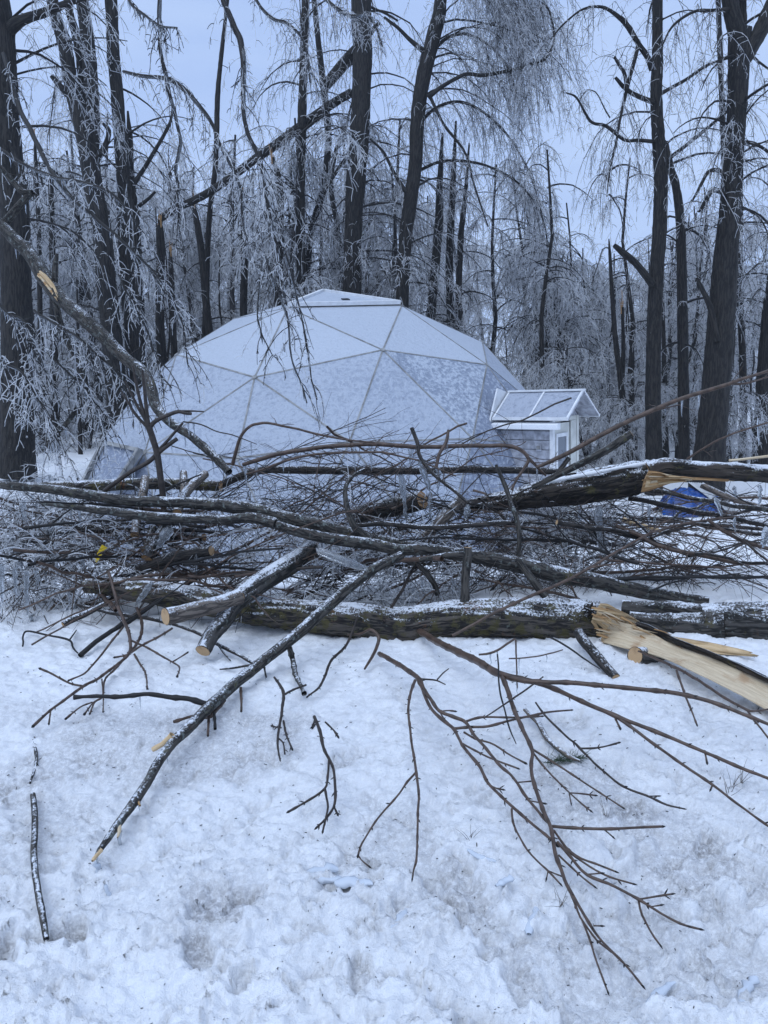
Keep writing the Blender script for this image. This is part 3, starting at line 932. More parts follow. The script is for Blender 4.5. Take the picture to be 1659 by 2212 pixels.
def prism(V3, th, nrm):                      # a thin solid polygon plate
    V3 = np.array(V3)
    n = len(V3)
    V = np.vstack([V3, V3 - np.array(nrm) * th])
    F = [list(range(n)), list(range(2 * n - 1, n - 1, -1))] + [[i, i + n, (i + 1) % n + n, (i + 1) % n] for i in range(n)]
    return V, F


def poly_obj(name, V, F, mat, parent=None, org=(0, 0, 0), bev=0.0, **kw):
    me = bpy.data.meshes.new(name)
    V = np.array(V) - np.array(org)
    me.from_pydata([tuple(v) for v in V], [], [list(map(int, f)) for f in F])
    a = me.attributes.new('tc', 'FLOAT_VECTOR', 'POINT')
    a.data.foreach_set('vector', np.asarray(V, np.float32).ravel())
    me.materials.append(mat)
    me.update()
    o = link(name, me, parent, (0, 0, 0) if parent is not None else tuple(org), **kw)
    if bev:
        md = o.modifiers.new('bevel', 'BEVEL'); md.width = bev; md.segments = 2; md.limit_method = 'ANGLE'
    return o


def bar(p, q, w, h, upv, ext=0.0):            # a box from p to q
    p, q, upv = map(np.array, (p, q, upv))
    t = unit(q - p)
    p, q = p - t * ext, q + t * ext
    s = unit(np.cross(t, upv)); u = np.cross(s, t)
    V = [c + s * a * w / 2 + u * b * h / 2 for c in (p, q) for a, b in ((-1, -1), (1, -1), (1, 1), (-1, 1))]
    F = [[3, 2, 1, 0], [4, 5, 6, 7]] + [[i, (i + 1) % 4, (i + 1) % 4 + 4, i + 4] for i in range(4)]
    return V, F


def build_dome():
    X, D0, ZC, RR, PHI = -1.0476, 16.0, -2.0117, 5.254, 1.9361
    t = math.atan(.5)
    top = np.array([0, 0, 1.0])
    A = np.array([math.cos(t), 0, math.sin(t)]); a5 = 2 * math.pi / 5
    B = np.array([math.cos(t) * math.cos(a5), math.cos(t) * math.sin(a5), math.sin(t)])
    rot = lambda v, a: np.array([math.cos(a) * v[0] - math.sin(a) * v[1], math.sin(a) * v[0] + math.cos(a) * v[1], v[2]])
    vt = {(0, 0): top}
    for k in range(5):
        for i in (1, 2, 3):
            for j in range(i):
                v = top * (3 - i) / 3 + (A * (i - j) + B * j) / 3
                vt[(i, k * i + j)] = rot(v / np.linalg.norm(v), k * a5)
    for j in range(15):
        m = unit(vt[(3, j)] + vt[(3, (j + 1) % 15)])
        h = math.atan2(m[1], m[0]); th = math.radians(80.3)
        vt[(4, j)] = np.array([math.sin(th) * math.cos(h), math.sin(th) * math.sin(h), math.cos(th)])
    c = np.array([X, D0, ZC])
    P = {k: c + RR * rot(v, PHI) for k, v in vt.items()}
    obs = {(0, 0): (697, 634), (1, 2): (622, 665), (1, 3): (868, 660), (2, 4): (550, 815), (2, 5): (827, 756), (2, 6): (1052, 788), (2, 7): (1042, 739),
           (2, 3): (381, 766), (3, 5): (313, 977), (3, 6): (512, 990), (3, 7): (755, 955), (3, 8): (1021, 948)}
    for k, (x, y) in obs.items():                # the built dome is a little irregular, as surveyed
        dep = (P[k] - CAM) @ FW
        P[k] = CAM + ray(x, y) * (dep / FPX)
    tris = []
    for k in range(5):
        tris.append(((0, 0), (1, k), (1, (k + 1) % 5)))
        for i in (1, 2):
            n0, n1 = 5 * i, 5 * (i + 1)
            for j in range(i + 1):
                tris.append(((i, (k * i + j) % n0), (i + 1, (k * (i + 1) + j) % n1), (i + 1, (k * (i + 1) + j + 1) % n1)))
            for j in range(i):
                tris.append(((i, (k * i + j) % n0), (i + 1, (k * (i + 1) + j + 1) % n1), (i, (k * i + j + 1) % n0)))
    for j in range(15):
        tris.append(((3, j), (4, j), (3, (j + 1) % 15)))
        tris.append(((3, (j + 1) % 15), (4, j), (4, (j + 1) % 15)))
    org = np.array([X, D0, -1.15])
    e = empty('geodesic_dome', org, 'snow-frosted geodesic dome greenhouse of triangular panels behind the brush pile', 'dome')
    edges = set()
    half = {((2, 5), (3, 8), (2, 6)): 2, }
    g = np.random.default_rng(3)
    for tr in tris:
        V = np.array([P[k] for k in tr])
        nrm = unit(np.cross(V[1] - V[0], V[2] - V[0]))
        if nrm @ (V.mean(0) - c) < 0:
            V = V[::-1]; nrm = -nrm; tr = tr[::-1]
        mid = V.mean(0)
        Vi = mid + (V - mid) * .992
        # finely divided so that the sheet can sag a touch and carry rime relief
        lev = max(k[0] for k in tr)
        key = set(tr)
        m = PM[0] if nrm[2] > .74 else PM[1]
        if key == {(2, 5), (2, 6), (3, 8)}: m = PM[2]
        elif lev == 4: m = PM[3] if mid[0] > .8 or g.random() < .2 else PM[1]
        elif key & {(3, 9)} and mid[0] > 1: m = PM[3]
        Vv, F = prism(Vi, .03, nrm)
        poly_obj('panel', Vv, F, m, e, org)
        for a, b in ((0, 1), (1, 2), (2, 0)):
            edges.add(tuple(sorted((tr[a], tr[b]))))
    for a, b in sorted(edges):
        p, q = P[a], P[b]
        nn = unit((p + q) / 2 - c)
        V, F = bar(p - nn * .014, q - nn * .013, .028, .04, nn)
        poly_obj('joint_strip', V, F, MT['strip'], e, org)
    for k, p in P.items():
        if k[0] in (1, 2, 3):
            nn = unit(p - c); s = unit(np.cross(nn, [0, 0, 1.0])); u = np.cross(s, nn)
            ring = [p + nn * .012 + (s * math.cos(a) + u * math.sin(a)) * .045 for a in np.arange(8) * math.pi / 4]
            V, F = prism(ring, .03, nn)
            poly_obj('hub_plate', V, F, MT['strip'], e, org)
    # raised roof vent over the top front panel
    V = np.array([P[(0, 0)], P[(1, 2)], P[(1, 3)]])
    nrm = unit(np.cross(V[1] - V[0], V[2] - V[0])); nrm = nrm if nrm[2] > 0 else -nrm
    mid = V.mean(0); Vv = mid + (V - mid) * .97 + nrm * .05
    pv, F = prism(Vv, .02, nrm)
    vent = poly_obj('roof_vent', pv, F, PM[0], e, org)
    for i, j in ((0, 1), (1, 2), (2, 0)):
        bv, F = bar(Vv[i] + nrm * .01, Vv[j] + nrm * .01, .05, .07, nrm)
        poly_obj('vent_frame', bv, F, MT['white'], vent, org)
    q = at(*(658.3 + 255 * .3307, 603.5 + 147 * .3307), 15.3)
    ctr = Vv.mean(0) + nrm * .02 + (Vv[2] - Vv.mean(0)) * .12
    s1 = unit(Vv[2] - Vv[1]); s2 = np.cross(nrm, s1)
    dv, F = prism([ctr + s1 * a * .07 + s2 * b * .06 for a, b in ((-1, -1), (1, -1), (1, 1), (-1, 1))], .03, nrm)
    poly_obj('latch_plate', dv, F, MT['darkm'], vent, org)
    # framed side vent low at the left
    I, H_ = (239, 961), (313, 977)
    dep = (P[(3, 5)] - CAM) @ FW
    w = lambda x, y, dd=0: CAM + ray(x, y) * ((dep + dd) / FPX)
    a, b, cc, dd_ = w(239, 961, .5), w(315, 978, -.08), w(268, 1052, -.15), w(196, 1045, .55)
    nn = unit(np.cross(b - a, dd_ - a)); nn = nn if nn[1] < 0 else -nn
    pv, F = prism([a + nn * .10, b + nn * .10, cc + nn * .10, dd_ + nn * .10], .05, nn)
    sv = poly_obj('side_vent', pv, F, PM[3], e, org)
    for p_, q_ in ((a, b), (b, cc), (cc, dd_), (dd_, a)):
        bv, F = bar(p_ + nn * .13, q_ + nn * .13, .06, .10, nn, .02)
        poly_obj('vent_frame', bv, F, MT['strip'], sv, org)


build_dome()


def build_entry():
    org = np.array(at(1195, 1100, 12.2)); org[2] = -1.15
    ax = np.array([math.cos(.775), -math.sin(.775), 0])           # out of the dome
    gx = np.array([-ax[1], ax[0], 0])             # along the door, away from the camera
    gx = gx if gx[1] > 0 else -gx
    zz = np.array([0, 0, 1.0])
    C = org.copy()
    pt = lambda a, b, z: C + ax * a + gx * b + zz * (z + 1.15)   # a out, b along the door, z world height
    e = empty('entry_porch', C, 'small gabled entry porch with translucent roof joined to the right side of the dome', 'porch')
    siding = plain('grey_siding', (.36, .37, .41), rough=.7, var=.3, scale=12)
    cream = plain('cream_paint', (.60, .60, .55), rough=.6, var=.1, scale=6)
    glass, t, b = base_mat('dark_pane')
    b.inputs['Base Color'].default_value = (.16, .18, .21, 1); b.inputs['Roughness'].default_value = .08
    roofm = panel_mat('roof_sheet', (.29, .32, .385), (.37, .40, .465), .5, .1, 5.0)
    WD, LN, EV, RG, RL = .76, 1.75, .876, 1.269, 1.09
    def box(nm, a0, a1, b0, b1, z0, z1, m, par=e, bev=.004):
        V = [pt(a, b_, z) for z in (z0, z1) for a, b_ in ((a0, b0), (a1, b0), (a1, b1), (a0, b1))]
        F = [[3, 2, 1, 0], [4, 5, 6, 7]] + [[i, (i + 1) % 4, (i + 1) % 4 + 4, i + 4] for i in range(4)]
        return poly_obj(nm, V, F, m, par, C, bev)
    w = box('side_wall', -LN, -.02, .02, .07, -1.14, EV, siding)
    n = 13
    for i in range(n):                            # the lap siding boards on the wall that faces us
        z0 = -1.13 + i * (EV + 1.1) / n
        box('siding_board', -LN + .01 * (i % 2), -.055, -.004 - .003 * (i % 3), .018, z0, z0 + (EV + 1.1) / n - .012, siding, w, .003)
    box('back_wall', -LN, -.02, WD - .07, WD - .02, -1.14, EV, siding)
    box('corner_post', -.05, .012, -.02, .05, -1.15, EV + .02, MT['white'])
    box('corner_post', -.05, .012, WD - .05, WD + .02, -1.15, EV + .02, cream)
    # door end
    dr = box('door', -.03, 0, .055, .50, -1.12, .80, cream)
    for b0, b1, z0, z1 in ((.07, .115, -.42, .64), (.375, .42, -.42, .64), (.115, .375, .58, .64), (.115, .375, -.42, -.36)):
        box('window_frame', 0, .025, b0, b1, z0, z1, MT['white'], dr)
    box('pane', .001, .008, .115, .375, -.36, .58, glass, dr)
    box('door_panel', 0, .015, .09, .44, -1.05, -.50, cream, dr)
    box('handle', .0, .05, .455, .475, -.28, -.20, MT['darkm'], dr, .004)
    box('jamb_gap', -.04, -.012, .50, .535, -1.13, .82, MT['darkm'])
    box('door_leaf', -.03, .004, .535, WD - .055, -1.12, .82, cream)
    box('lintel', -.04, .008, .055, WD - .055, .825, EV + .02, cream)
    V = [pt(a, b_, z) for a in (-.03, .0) for b_, z in ((0, EV + .022), (WD, EV + .022), (WD / 2, RG - .06))]
    poly_obj('gable', V, [[0, 2, 1], [3, 4, 5], [0, 1, 4, 3], [1, 2, 5, 4], [2, 0, 3, 5]], siding, e, C)
    # outside socket box on the siding
    s = box('socket_box', -.30, -.20, -.03, -.0135, .36, .48, siding, e, .008)
    box('socket_cover', -.28, -.22, -.05, -.031, .39, .45, MT['strip'], s, .01)
    # roof: two sheets a side in white frames
    OV, OE = .10, .335
    for sgn in (0, 1):
        def rp(a, t_, off=0.0):                   # t_ 0 ridge .. 1 eave
            b_ = WD / 2 + (-1 if sgn == 0 else 1) * t_ * (WD / 2 + OV)
            z = RG - t_ * (RG - EV + .02)
            return pt(a, b_, z) + zz * off
        r = None
        md = (OE - RL) / 2
        sp = [(-RL + .03, md - .018), (md + .018, OE - .028)]
        V = [rp(a, t_, o) for o in (.0, .025) for a, t_ in ((-RL, 0), (OE, 0), (OE, 1), (-RL, 1))]
        F = [[3, 2, 1, 0], [4, 5, 6, 7]] + [[i, (i + 1) % 4, (i + 1) % 4 + 4, i + 4] for i in range(4)]
        deck = poly_obj('roof_deck', V, F, siding, e, C)
        for a0, a1 in sp:
            V = [rp(a, t_, o) for o in (.028, .042) for a, t_ in ((a0, .03), (a1, .03), (a1, .965), (a0, .965))]
            poly_obj('roof_sheet', V, F, roofm, deck, C)
        for a in (-RL + .02, md, OE - .02):
            V, F2 = bar(rp(a, .0, .04), rp(a, 1.0, .04), .03, .03, zz)
            poly_obj('roof_batten', V, F2, MT['white'], deck, C)
        V, F2 = bar(rp(-RL, 1.0, .03), rp(OE, 1.0, .03), .04, .05, zz)
        poly_obj('eave_trim', V, F2, MT['white'], deck, C)
    V, F2 = bar(pt(-RL, WD / 2, RG + .045), pt(OE, WD / 2, RG + .045), .09, .03, zz)
    poly_obj('ridge_cap', V, F2, MT['white'], e, C)
    # lower snowy fascia shelf under the near eave
    V = [pt(a, b_, z) for a in (-RL, .16) for b_, z in ((-.15, EV - .16), (-.15, EV - .075), (-.03, EV - .045), (-.03, EV - .16))]
    poly_obj('fascia_shelf', V, [[0, 1, 2, 3], [7, 6, 5, 4], [0, 4, 5, 1], [1, 5, 6, 2], [2, 6, 7, 3], [3, 7, 4, 0]], MT['snowp'], e, C, .01)
    # flashing where the porch meets the dome
    V = [pt(-RL - .06 + da, b_, z) for da in (0, .03) for b_, z in ((.10, EV + .50), (.38, EV + .42), (.0, EV - .2), (-.20, EV - .2))]
    poly_obj('flashing', V, [[3, 2, 1, 0], [4, 5, 6, 7], [0, 1, 5, 4], [1, 2, 6, 5], [2, 3, 7, 6], [3, 0, 4, 7]], MT['white'], e, C)


build_entry()


def build_tarp():
    c = at(1503, 1108, 14.3); c[2] = float(ground_z(c[0], c[1]))
    m, t, b = base_mat('blue_tarp')
    n1 = nd(t, 'TexNoise', {'Vector': tcnode(t), 'Scale': 6.0, 'Detail': 4.0}).outputs['Fac']
    t.links.new(mixc(t, ss(t, n1, .3, .7), (.006, .035, .17), (.014, .085, .33)), b.inputs['Base Color'])
    b.inputs['Roughness'].default_value = .35
    U, Vv = np.meshgrid(np.linspace(-1, 1, 46), np.linspace(-1, 1, 30), indexing='ij')
    x, y = U * .70, Vv * .5
    r = np.sqrt((U * .95 + .05) ** 2 + Vv ** 2 * .95)
    z = .40 * np.clip(1 - r ** 2.6, 0, 1) * (1.05 - .35 * U)
    p = np.stack([U * 2.2, Vv * 2.2, 0 * U + 4], -1)
    z = z + .08 * (1 - np.abs(fbm(p * 2.2, 3)) * 2) * (z > 0.01) + .02 * np.abs(fbm(p * 4, 2))
    V = np.stack([x, y, z], -1).reshape(-1, 3)
    idx = np.arange(46 * 30).reshape(46, 30)
    F = np.stack([idx[:-1, :-1], idx[1:, :-1], idx[1:, 1:], idx[:-1, 1:]], -1).reshape(-1, 4)
    link('blue_tarp', mesh_np('blue_tarp', V, [F], V, [m]), None, tuple(c), 'bright blue tarp over a low heap near the right edge', 'tarp')
    # corrugated sheet leaning on it
    a0, a1 = at(1487, 1042, 14.2), at(1520, 1044, 14.5)
    b0, b1 = at(1578, 1110, 13.7), at(1608, 1108, 14.0)
    n, k = 45, 12
    s = np.linspace(0, 1, n)[:, None, None]; q = np.linspace(0, 1, k)[None, :, None]
    S = (a0 * (1 - s) + a1 * s) * (1 - q) + (b0 * (1 - s) + b1 * s) * q
    nn = unit(np.cross(a1 - a0, b0 - a0)); nn = nn if nn[1] < 0 else -nn
    S = S + nn * (.016 * np.sin(s * 2 * np.pi * 7))
    S2 = S - nn * .004
    V = np.vstack([S.reshape(-1, 3), S2.reshape(-1, 3)])
    idx = np.arange(n * k).reshape(n, k)
    F = np.stack([idx[:-1, :-1], idx[1:, :-1], idx[1:, 1:], idx[:-1, 1:]], -1).reshape(-1, 4)
    gm = plain('galvanised', (.40, .41, .42), rough=.45, var=.25, scale=5)
    org = (b0 + b1) / 2
    link('corrugated_sheet', mesh_np('corrugated_sheet', V - org, [F, F[:, ::-1] + n * k], V - org, [gm]), None, tuple(org),
         'grey corrugated metal sheet leaning against the blue tarp', 'metal sheet')


build_tarp()


# ------------------------------------------------------------------ logs and branches of the brush pile
def cap_mesh(c, t, r, n=22, wob=.0):
    ref = np.array([0, 0, 1.0]) if abs(t[2]) < .9 else np.array([1.0, 0, 0])
    u = unit(np.cross(t, ref)); v = np.cross(t, u)
    V = [c]; tc = [[0, 0, 0]]
    rr = r if np.ndim(r) else np.full(n, r)
    for i in range(n):
        a = i * 2 * math.pi / n
        V.append(c + (u * math.cos(a) + v * math.sin(a)) * rr[i]); tc.append([math.cos(a) * rr[i], math.sin(a) * rr[i], 0])
    F = [[0, 1 + i, 1 + (i + 1) % n] for i in range(n)]
    return np.array(V), np.array(F), np.array(tc)


def resample(P, R, step, lo=8, hi=140):
    L = np.linalg.norm(np.diff(P, axis=0), axis=1).sum()
    n = int(min(hi, max(lo, L / step)))
    dl = np.concatenate([[0], np.cumsum(np.linalg.norm(np.diff(P, axis=0), axis=1) ** .5)]) if len(P) > 2 else np.array([0, 1.0])
    return spline(P, n), np.interp(np.linspace(0, dl[-1], n), dl, R)


def log(label, z, pts, w, d=None, h=None, mat='log', name='log', amp=.010, k=44, cuts='', forks=(), cat='log', nocap='', group=None):
    """thick round wood with bark relief, sawn faces ('s' at the start, 'e' at the end)."""
    P = trace(z, pts, d, h)
    R = radii(P, w, ZS[z][2])
    Q, Rq = resample(P, R, .022, 14, 170)
    org = Q[0].copy()
    V, F, tc = bark_tube(Q, Rq, k, amp, len(label) % 13, .10)
    e = link(name, mesh_np(name, V - org, [F], tc, [MT[mat]]), None, tuple(org), label, cat, group)
    def ends(Q, Rq, which, par):
        for ch, i, j in (('s', 0, 2), ('e', -1, -3)):
            if ch in nocap:
                continue
            t = unit(Q[i] - Q[j])
            V, F, tc = cap_mesh(Q[i] + t * .003, t, Rq[i] * 1.0)
            link('cut_face' if ch in which else 'broken_end', mesh_np('cut_face', V - org, [F], tc, [MT['ring'] if ch in which else MT['wood3']], None, False), par)
    ends(Q, Rq, cuts, e)
    for fz, fp, fw, fd, fc, *fm in forks:
        P2 = trace(fz, fp, fd)
        Q2, R2 = resample(P2, radii(P2, fw, ZS[fz][2]), .022, 10, 90)
        V, F, tc = bark_tube(Q2, R2, 28, amp * .8, 5, .08)
        o = link('fork', mesh_np('fork', V - org, [F], tc, [MT[fm[0] if fm else mat]]), e)
        ends(Q2, R2, fc, o)
    return e, Q, Rq


def ice_bag(bag, Q, R, g, share=.8, thick=1.5, icicles=0, il=.12):
    """clear ice shell sagging under a branch plus icicles."""
    n = len(Q)
    if share > 0:
        sh = Q + np.array([0, 0, -1.0]) * (R * .35)[:, None]
        rr = R * thick * (1 + .25 * g.normal(0, 1, n) * .5)
        bag.add(sh[None], np.maximum(rr, R * 1.15)[None], 6)
    if icicles:
        i = g.integers(1, n - 1, icicles)
        S = Q[i] - np.array([0, 0, 1.0]) * R[i][:, None] * .5
        L = g.uniform(.25, 1.0, icicles) * il
        P = np.stack([S + np.array([0, 0, -1.0]) * (L * t)[:, None] + g.normal(0, .002, (icicles, 3)) for t in (0, .3, .65, 1)], 1)
        r0 = np.clip(L * .06, .003, .012)
        Rr = np.stack([r0 * 1.3, r0, r0 * .6, r0 * .08], 1)
        bag.add(P, Rr, 5)


def branch(label, z, pts, w, d=None, h=None, mat='limb', kids=(), name='fallen_branch', cat='branch', k=9, wig=.004, tw=0, twl=.16, cuts='', ice=0, il=.12, group=None, node=.0, knode=None, amp=.0016):
    knode = node if knode is None else knode
    P = trace(z, pts, d, h)
    if d is not None:
        P = lift(P, z, pts)
    R = np.maximum(radii(P, w, ZS[z][2]), .0014)
    Q, Rq = resample(P, R, .02, 8, 160)
    g = np.random.default_rng(abs(hash(label)) % 1000 if False else sum(map(ord, label)) % 1000)
    Q = Q + wig * fbm(Q * 9 + 3.1, 2)[:, None] * np.array([.6, .2, 1.0])
    if node:
        ph = np.cumsum(np.linalg.norm(np.diff(Q, axis=0, prepend=Q[:1]), axis=1)) / node
        Rq = Rq * (1 + .22 * np.exp(-((ph % 1 - .5) * 9) ** 2))
    org = Q[0].copy()
    V, F, tc = bark_tube(Q, Rq, k, min(amp, Rq.mean() * .12), len(label) % 7, .12 if mat not in ('twigr', 'twig') else .04)
    e = link(name, mesh_np(name, V - org, [F], tc, [MT[mat]]), None, tuple(org), label, cat, group)
    for ch, i, j in (('s', 0, 2), ('e', -1, -3)):
        t = unit(Q[i] - Q[j])
        cv, cf, ct = cap_mesh(Q[i] + t * .001, t, Rq[i], 10)
        if ch in cuts:
            link('cut_face', mesh_np('cut_face', cv - org, [cf], ct, [MT['ring']], None, False), e)
    allQ = [(Q, Rq)]
    for kd in kids:
        kp, kw = kd[0], kd[1]
        o2 = kd[2] if len(kd) > 2 else {}
        ox, oy, s = ZS[z]
        if 'h' in o2 or (h is not None and 'd' not in o2):
            hh = o2.get('h')
            if hh is None:
                p0 = np.array([ox + kp[0][0] * s, oy + kp[0][1] * s])
                # height of the parent where the shoot leaves it
                pp = np.array(pts, float)
                j = int(np.argmin(((pp - np.array(kp[0])) ** 2).sum(1)))
                h0 = float(lerp_list(h, len(pts))[j])
                hh = (h0, max(.03, h0 * .6))
            P2 = trace(z, kp, h=hh)
        else:
            dd = o2.get('d')
            if dd is None:
                pp = np.array(pts, float)
                j = int(np.argmin(((pp - np.array(kp[0])) ** 2).sum(1)))
                dd = float(lerp_list(d, len(pts))[j])
            P2 = lift(trace(z, kp, d=dd), z, kp)
        Q2, R2 = resample(P2, np.maximum(radii(P2, kw, s), .0012), .02, 6, 80)
        Q2 = Q2 + wig * .8 * fbm(Q2 * 11 + 1.7, 2)[:, None] * np.array([.6, .2, 1.0])
        if knode:
            ph = np.cumsum(np.linalg.norm(np.diff(Q2, axis=0, prepend=Q2[:1]), axis=1)) / (knode * .8)
            R2 = R2 * (1 + .35 * np.exp(-((ph % 1 - .5) * 9) ** 2))
            R2[-2:] *= 1.35
        V, F, tc = bark_tube(Q2, R2, max(5, k - 3), min(amp, R2.mean() * .12), 2, .1)
        link('side_branch', mesh_np('side_branch', V - org, [F], tc, [MT[o2.get('mat', mat)]]), e)
        allQ.append((Q2, R2))
    if node:
        bag = Bag()
        for Q2, R2 in allQ:
            ln = np.cumsum(np.linalg.norm(np.diff(Q2, axis=0, prepend=Q2[:1]), axis=1))
            for c_ in np.arange(node * .45, ln[-1], node * .8):
                i = min(int(np.searchsorted(ln, c_)), len(Q2) - 2)
                T = unit(Q2[i + 1] - Q2[i]); sd_ = unit(np.cross(T, g.normal(0, 1, 3)))
                for sg in (-1, 1):
                    if g.random() < .25:
                        continue
                    l_ = g.uniform(.007, .022)
                    D = unit(T * 1.1 + sd_ * sg)
                    bag.add(np.array([[Q2[i], Q2[i] + D * (R2[i] + l_ * .5), Q2[i] + D * (R2[i] + l_)]]), np.array([[.0016, .0026, .0006]]), 4)
            T = unit(Q2[-1] - Q2[-3])
            bag.add(np.array([[Q2[-1] - T * .004, Q2[-1] + T * .005, Q2[-1] + T * .014]]), np.array([[R2[-1], max(R2[-1] * 1.3, .003), .0006]]), 5)
        link('buds', bag.mesh('buds', [MT['twigd']], org), e, kind='stuff')
    if tw:
        bag = Bag()
        for Q2, R2 in allQ:
            n = max(2, int(tw * len(Q2) / len(Q)))
            S, T, r = along(Q2[None], R2[None], n, .15, 1, g)
            D = T * .8 + g.normal(0, .6, S.shape) * np.array([1, .6, .8])
            L = g.uniform(.3, 1, len(S)) * twl
            TP, TR = weep(S, D, L, 5, np.full(len(S), .15), .14, np.minimum(r * .5, .0035), np.full(len(S), .0013), g)
            bag.add(TP, TR, 4)
            S3, T3, _ = along(TP, TR, 1, .4, .9, g)
            TP3, TR3 = weep(S3, T3 + g.normal(0, .6, S3.shape), g.uniform(.2, .6, len(S3)) * twl, 4, np.full(len(S3), .1), .12, np.full(len(S3), .0018), np.full(len(S3), .001), g)
            bag.add(TP3, TR3, 3)
        link('twigs', bag.mesh('twigs', [MT['twig' if mat in ('limb', 'lich', 'twigd', 'logg', 'smooth') else mat]], org), e, kind='stuff')
    if ice:
        bag = Bag()
        for Q2, R2 in allQ:
            ice_bag(bag, Q2, R2, g, 0, 1.4, max(1, int(ice * len(Q2) / len(Q))), il)
        link('icicles', bag.mesh('icicles', [MT['glass']], org), e, kind='stuff')
    return e


def slab(name, z, up, lo, du, dl, th, mat, parent, org, n=60, k=18, rough=.006, jag=0.0):
    """torn plank between an upper and a lower edge line, fibres along its length."""
    A = spline(trace(z, up, du), n); B = spline(trace(z, lo, dl), n)
    q = np.linspace(0, 1, k)[None, :, None]
    S = A[:, None] * (1 - q) + B[:, None] * q
    nn = unit(np.cross(B[n // 2] - A[n // 2], A[-1] - A[0])); nn = nn if nn[1] < 0 else -nn
    ln = np.concatenate([[0], np.cumsum(np.linalg.norm(np.diff((A + B) / 2, axis=0), axis=1))])
    wd = np.linalg.norm(A - B, axis=1)
    tcx = np.broadcast_to(q[..., 0] * wd.mean(), (n, k)); tcz = np.broadcast_to(ln[:, None], (n, k))
    tc = np.stack([tcx, 0 * tcx, tcz], -1)
    fib = fbm(np.stack([tcx * 90, 0 * tcx, tcz * 5], -1), 3)
    S = S + nn * (fib * rough * 2)[..., None]
    if jag:
        T = unit(A[-1] - A[-3])
        f = np.linspace(0, 1, n)[:, None] ** 3
        S = S + T * (f * jag * vn(np.stack([q[0, :, 0] * 14, 0 * q[0, :, 0], 0 * q[0, :, 0]], -1))[None, :])[..., None]
    bk = S - nn * (th * np.sin(np.pi * np.clip(q * .9 + .05, 0, 1)))
    V = np.vstack([S.reshape(-1, 3), bk.reshape(-1, 3)])
    i = np.arange(n * k).reshape(n, k)
    F = np.stack([i[:-1, :-1], i[1:, :-1], i[1:, 1:], i[:-1, 1:]], -1).reshape(-1, 4)
    def strip(a): return np.stack([a[:-1], a[1:], a[1:] + n * k, a[:-1] + n * k], -1)
    Fs = np.vstack([F, F[:, ::-1] + n * k, strip(i[:, 0]), strip(i[:, -1]), strip(i[0]), strip(i[-1])])
    tc2 = np.vstack([tc.reshape(-1, 3), tc.reshape(-1, 3)])
    return link(name, mesh_np(name, V - org, [Fs], tc2, [MT[mat]], None, True), parent)


# the trunk lying across the front, torn off at its right end
e, Q, R = log('mossy snow-dusted trunk lying across the front of the pile, torn open at its right end', 'pl',
    [(470, 838), (600, 845), (800, 872), (1000, 906), (1250, 950), (1420, 975), (1700, 1005), (1980, 1035), (2180, 1058), (2480, 1016), (2780, 1012), (3040, 1022), (3250, 1040)],
    [70, 95, 125, 130, 135, 150, 165, 185, 200, 190, 205, 225, 225], d=[5.35, 5.2, 5.05, 4.85, 4.75, 4.68, 4.62, 4.62], mat='log', name='fallen_log', amp=.013, k=64)
org = Q[0]
slab('torn_face', 'pr', [(745, 935), (790, 940), (850, 975), (960, 1040), (1130, 1120)], [(695, 1035), (760, 1120), (820, 1140), (920, 1150), (1100, 1150)], [4.5, 4.48, 4.45, 4.4, 4.35], [4.47, 4.5, 4.42, 4.4, 4.35], .05, 'wood', e, org, rough=.009)
slab('hanging_splinter', 'br', [(990, 40), (1100, 75), (1240, 145), (1400, 205), (1540, 262), (1659, 318), (1800, 385)], [(930, 140), (1000, 152), (1180, 200), (1300, 250), (1430, 312), (1560, 378), (1780, 500)], [4.40, 4.26, 4.02, 3.8, 3.62, 3.48, 3.28], [4.40, 4.22, 3.95, 3.72, 3.54, 3.38, 3.15], .035, 'wood2', e, org, 90, 22, .004)
slab('splinter_finger', 'br', [(1150, 92), (1280, 122), (1400, 140), (1520, 166), (1598, 184)], [(1180, 150), (1290, 165), (1400, 188), (1520, 200), (1590, 204)], [4.3, 4.22, 4.15, 4.08, 4.0], [4.28, 4.2, 4.12, 4.06, 4.0], .02, 'wood', e, org, 50, 10, .004, .05)
slab('torn_bark_edge', 'br', [(1090, 52), (1160, 76), (1250, 120), (1400, 176), (1540, 236), (1680, 305)], [(1085, 72), (1160, 104), (1250, 150), (1400, 206), (1540, 264), (1680, 330)], [4.30, 4.2, 3.98, 3.78, 3.6, 3.42], [4.30, 4.2, 3.98, 3.78, 3.6, 3.42], .025, 'logb', e, org, 70, 6, .008)
for i in range(12):                            # standing fibres at the tear
    x0 = 770 + i * 14; y0 = 955 + i * 9
    slab('splinter', 'pr', [(x0 - 20, y0 - 14), (x0 + 60, y0 + 8 + 5 * (i % 3)), (x0 + 130, y0 + 42)], [(x0 - 24, y0 + 10), (x0 + 50, y0 + 24), (x0 + 135, y0 + 48)], 4.40 - .01 * (i % 4), 4.41 - .01 * (i % 4), .008, ('wood', 'wood2', 'wood3')[i % 3], e, org, 14, 5, .002)
gs = np.random.default_rng(44)
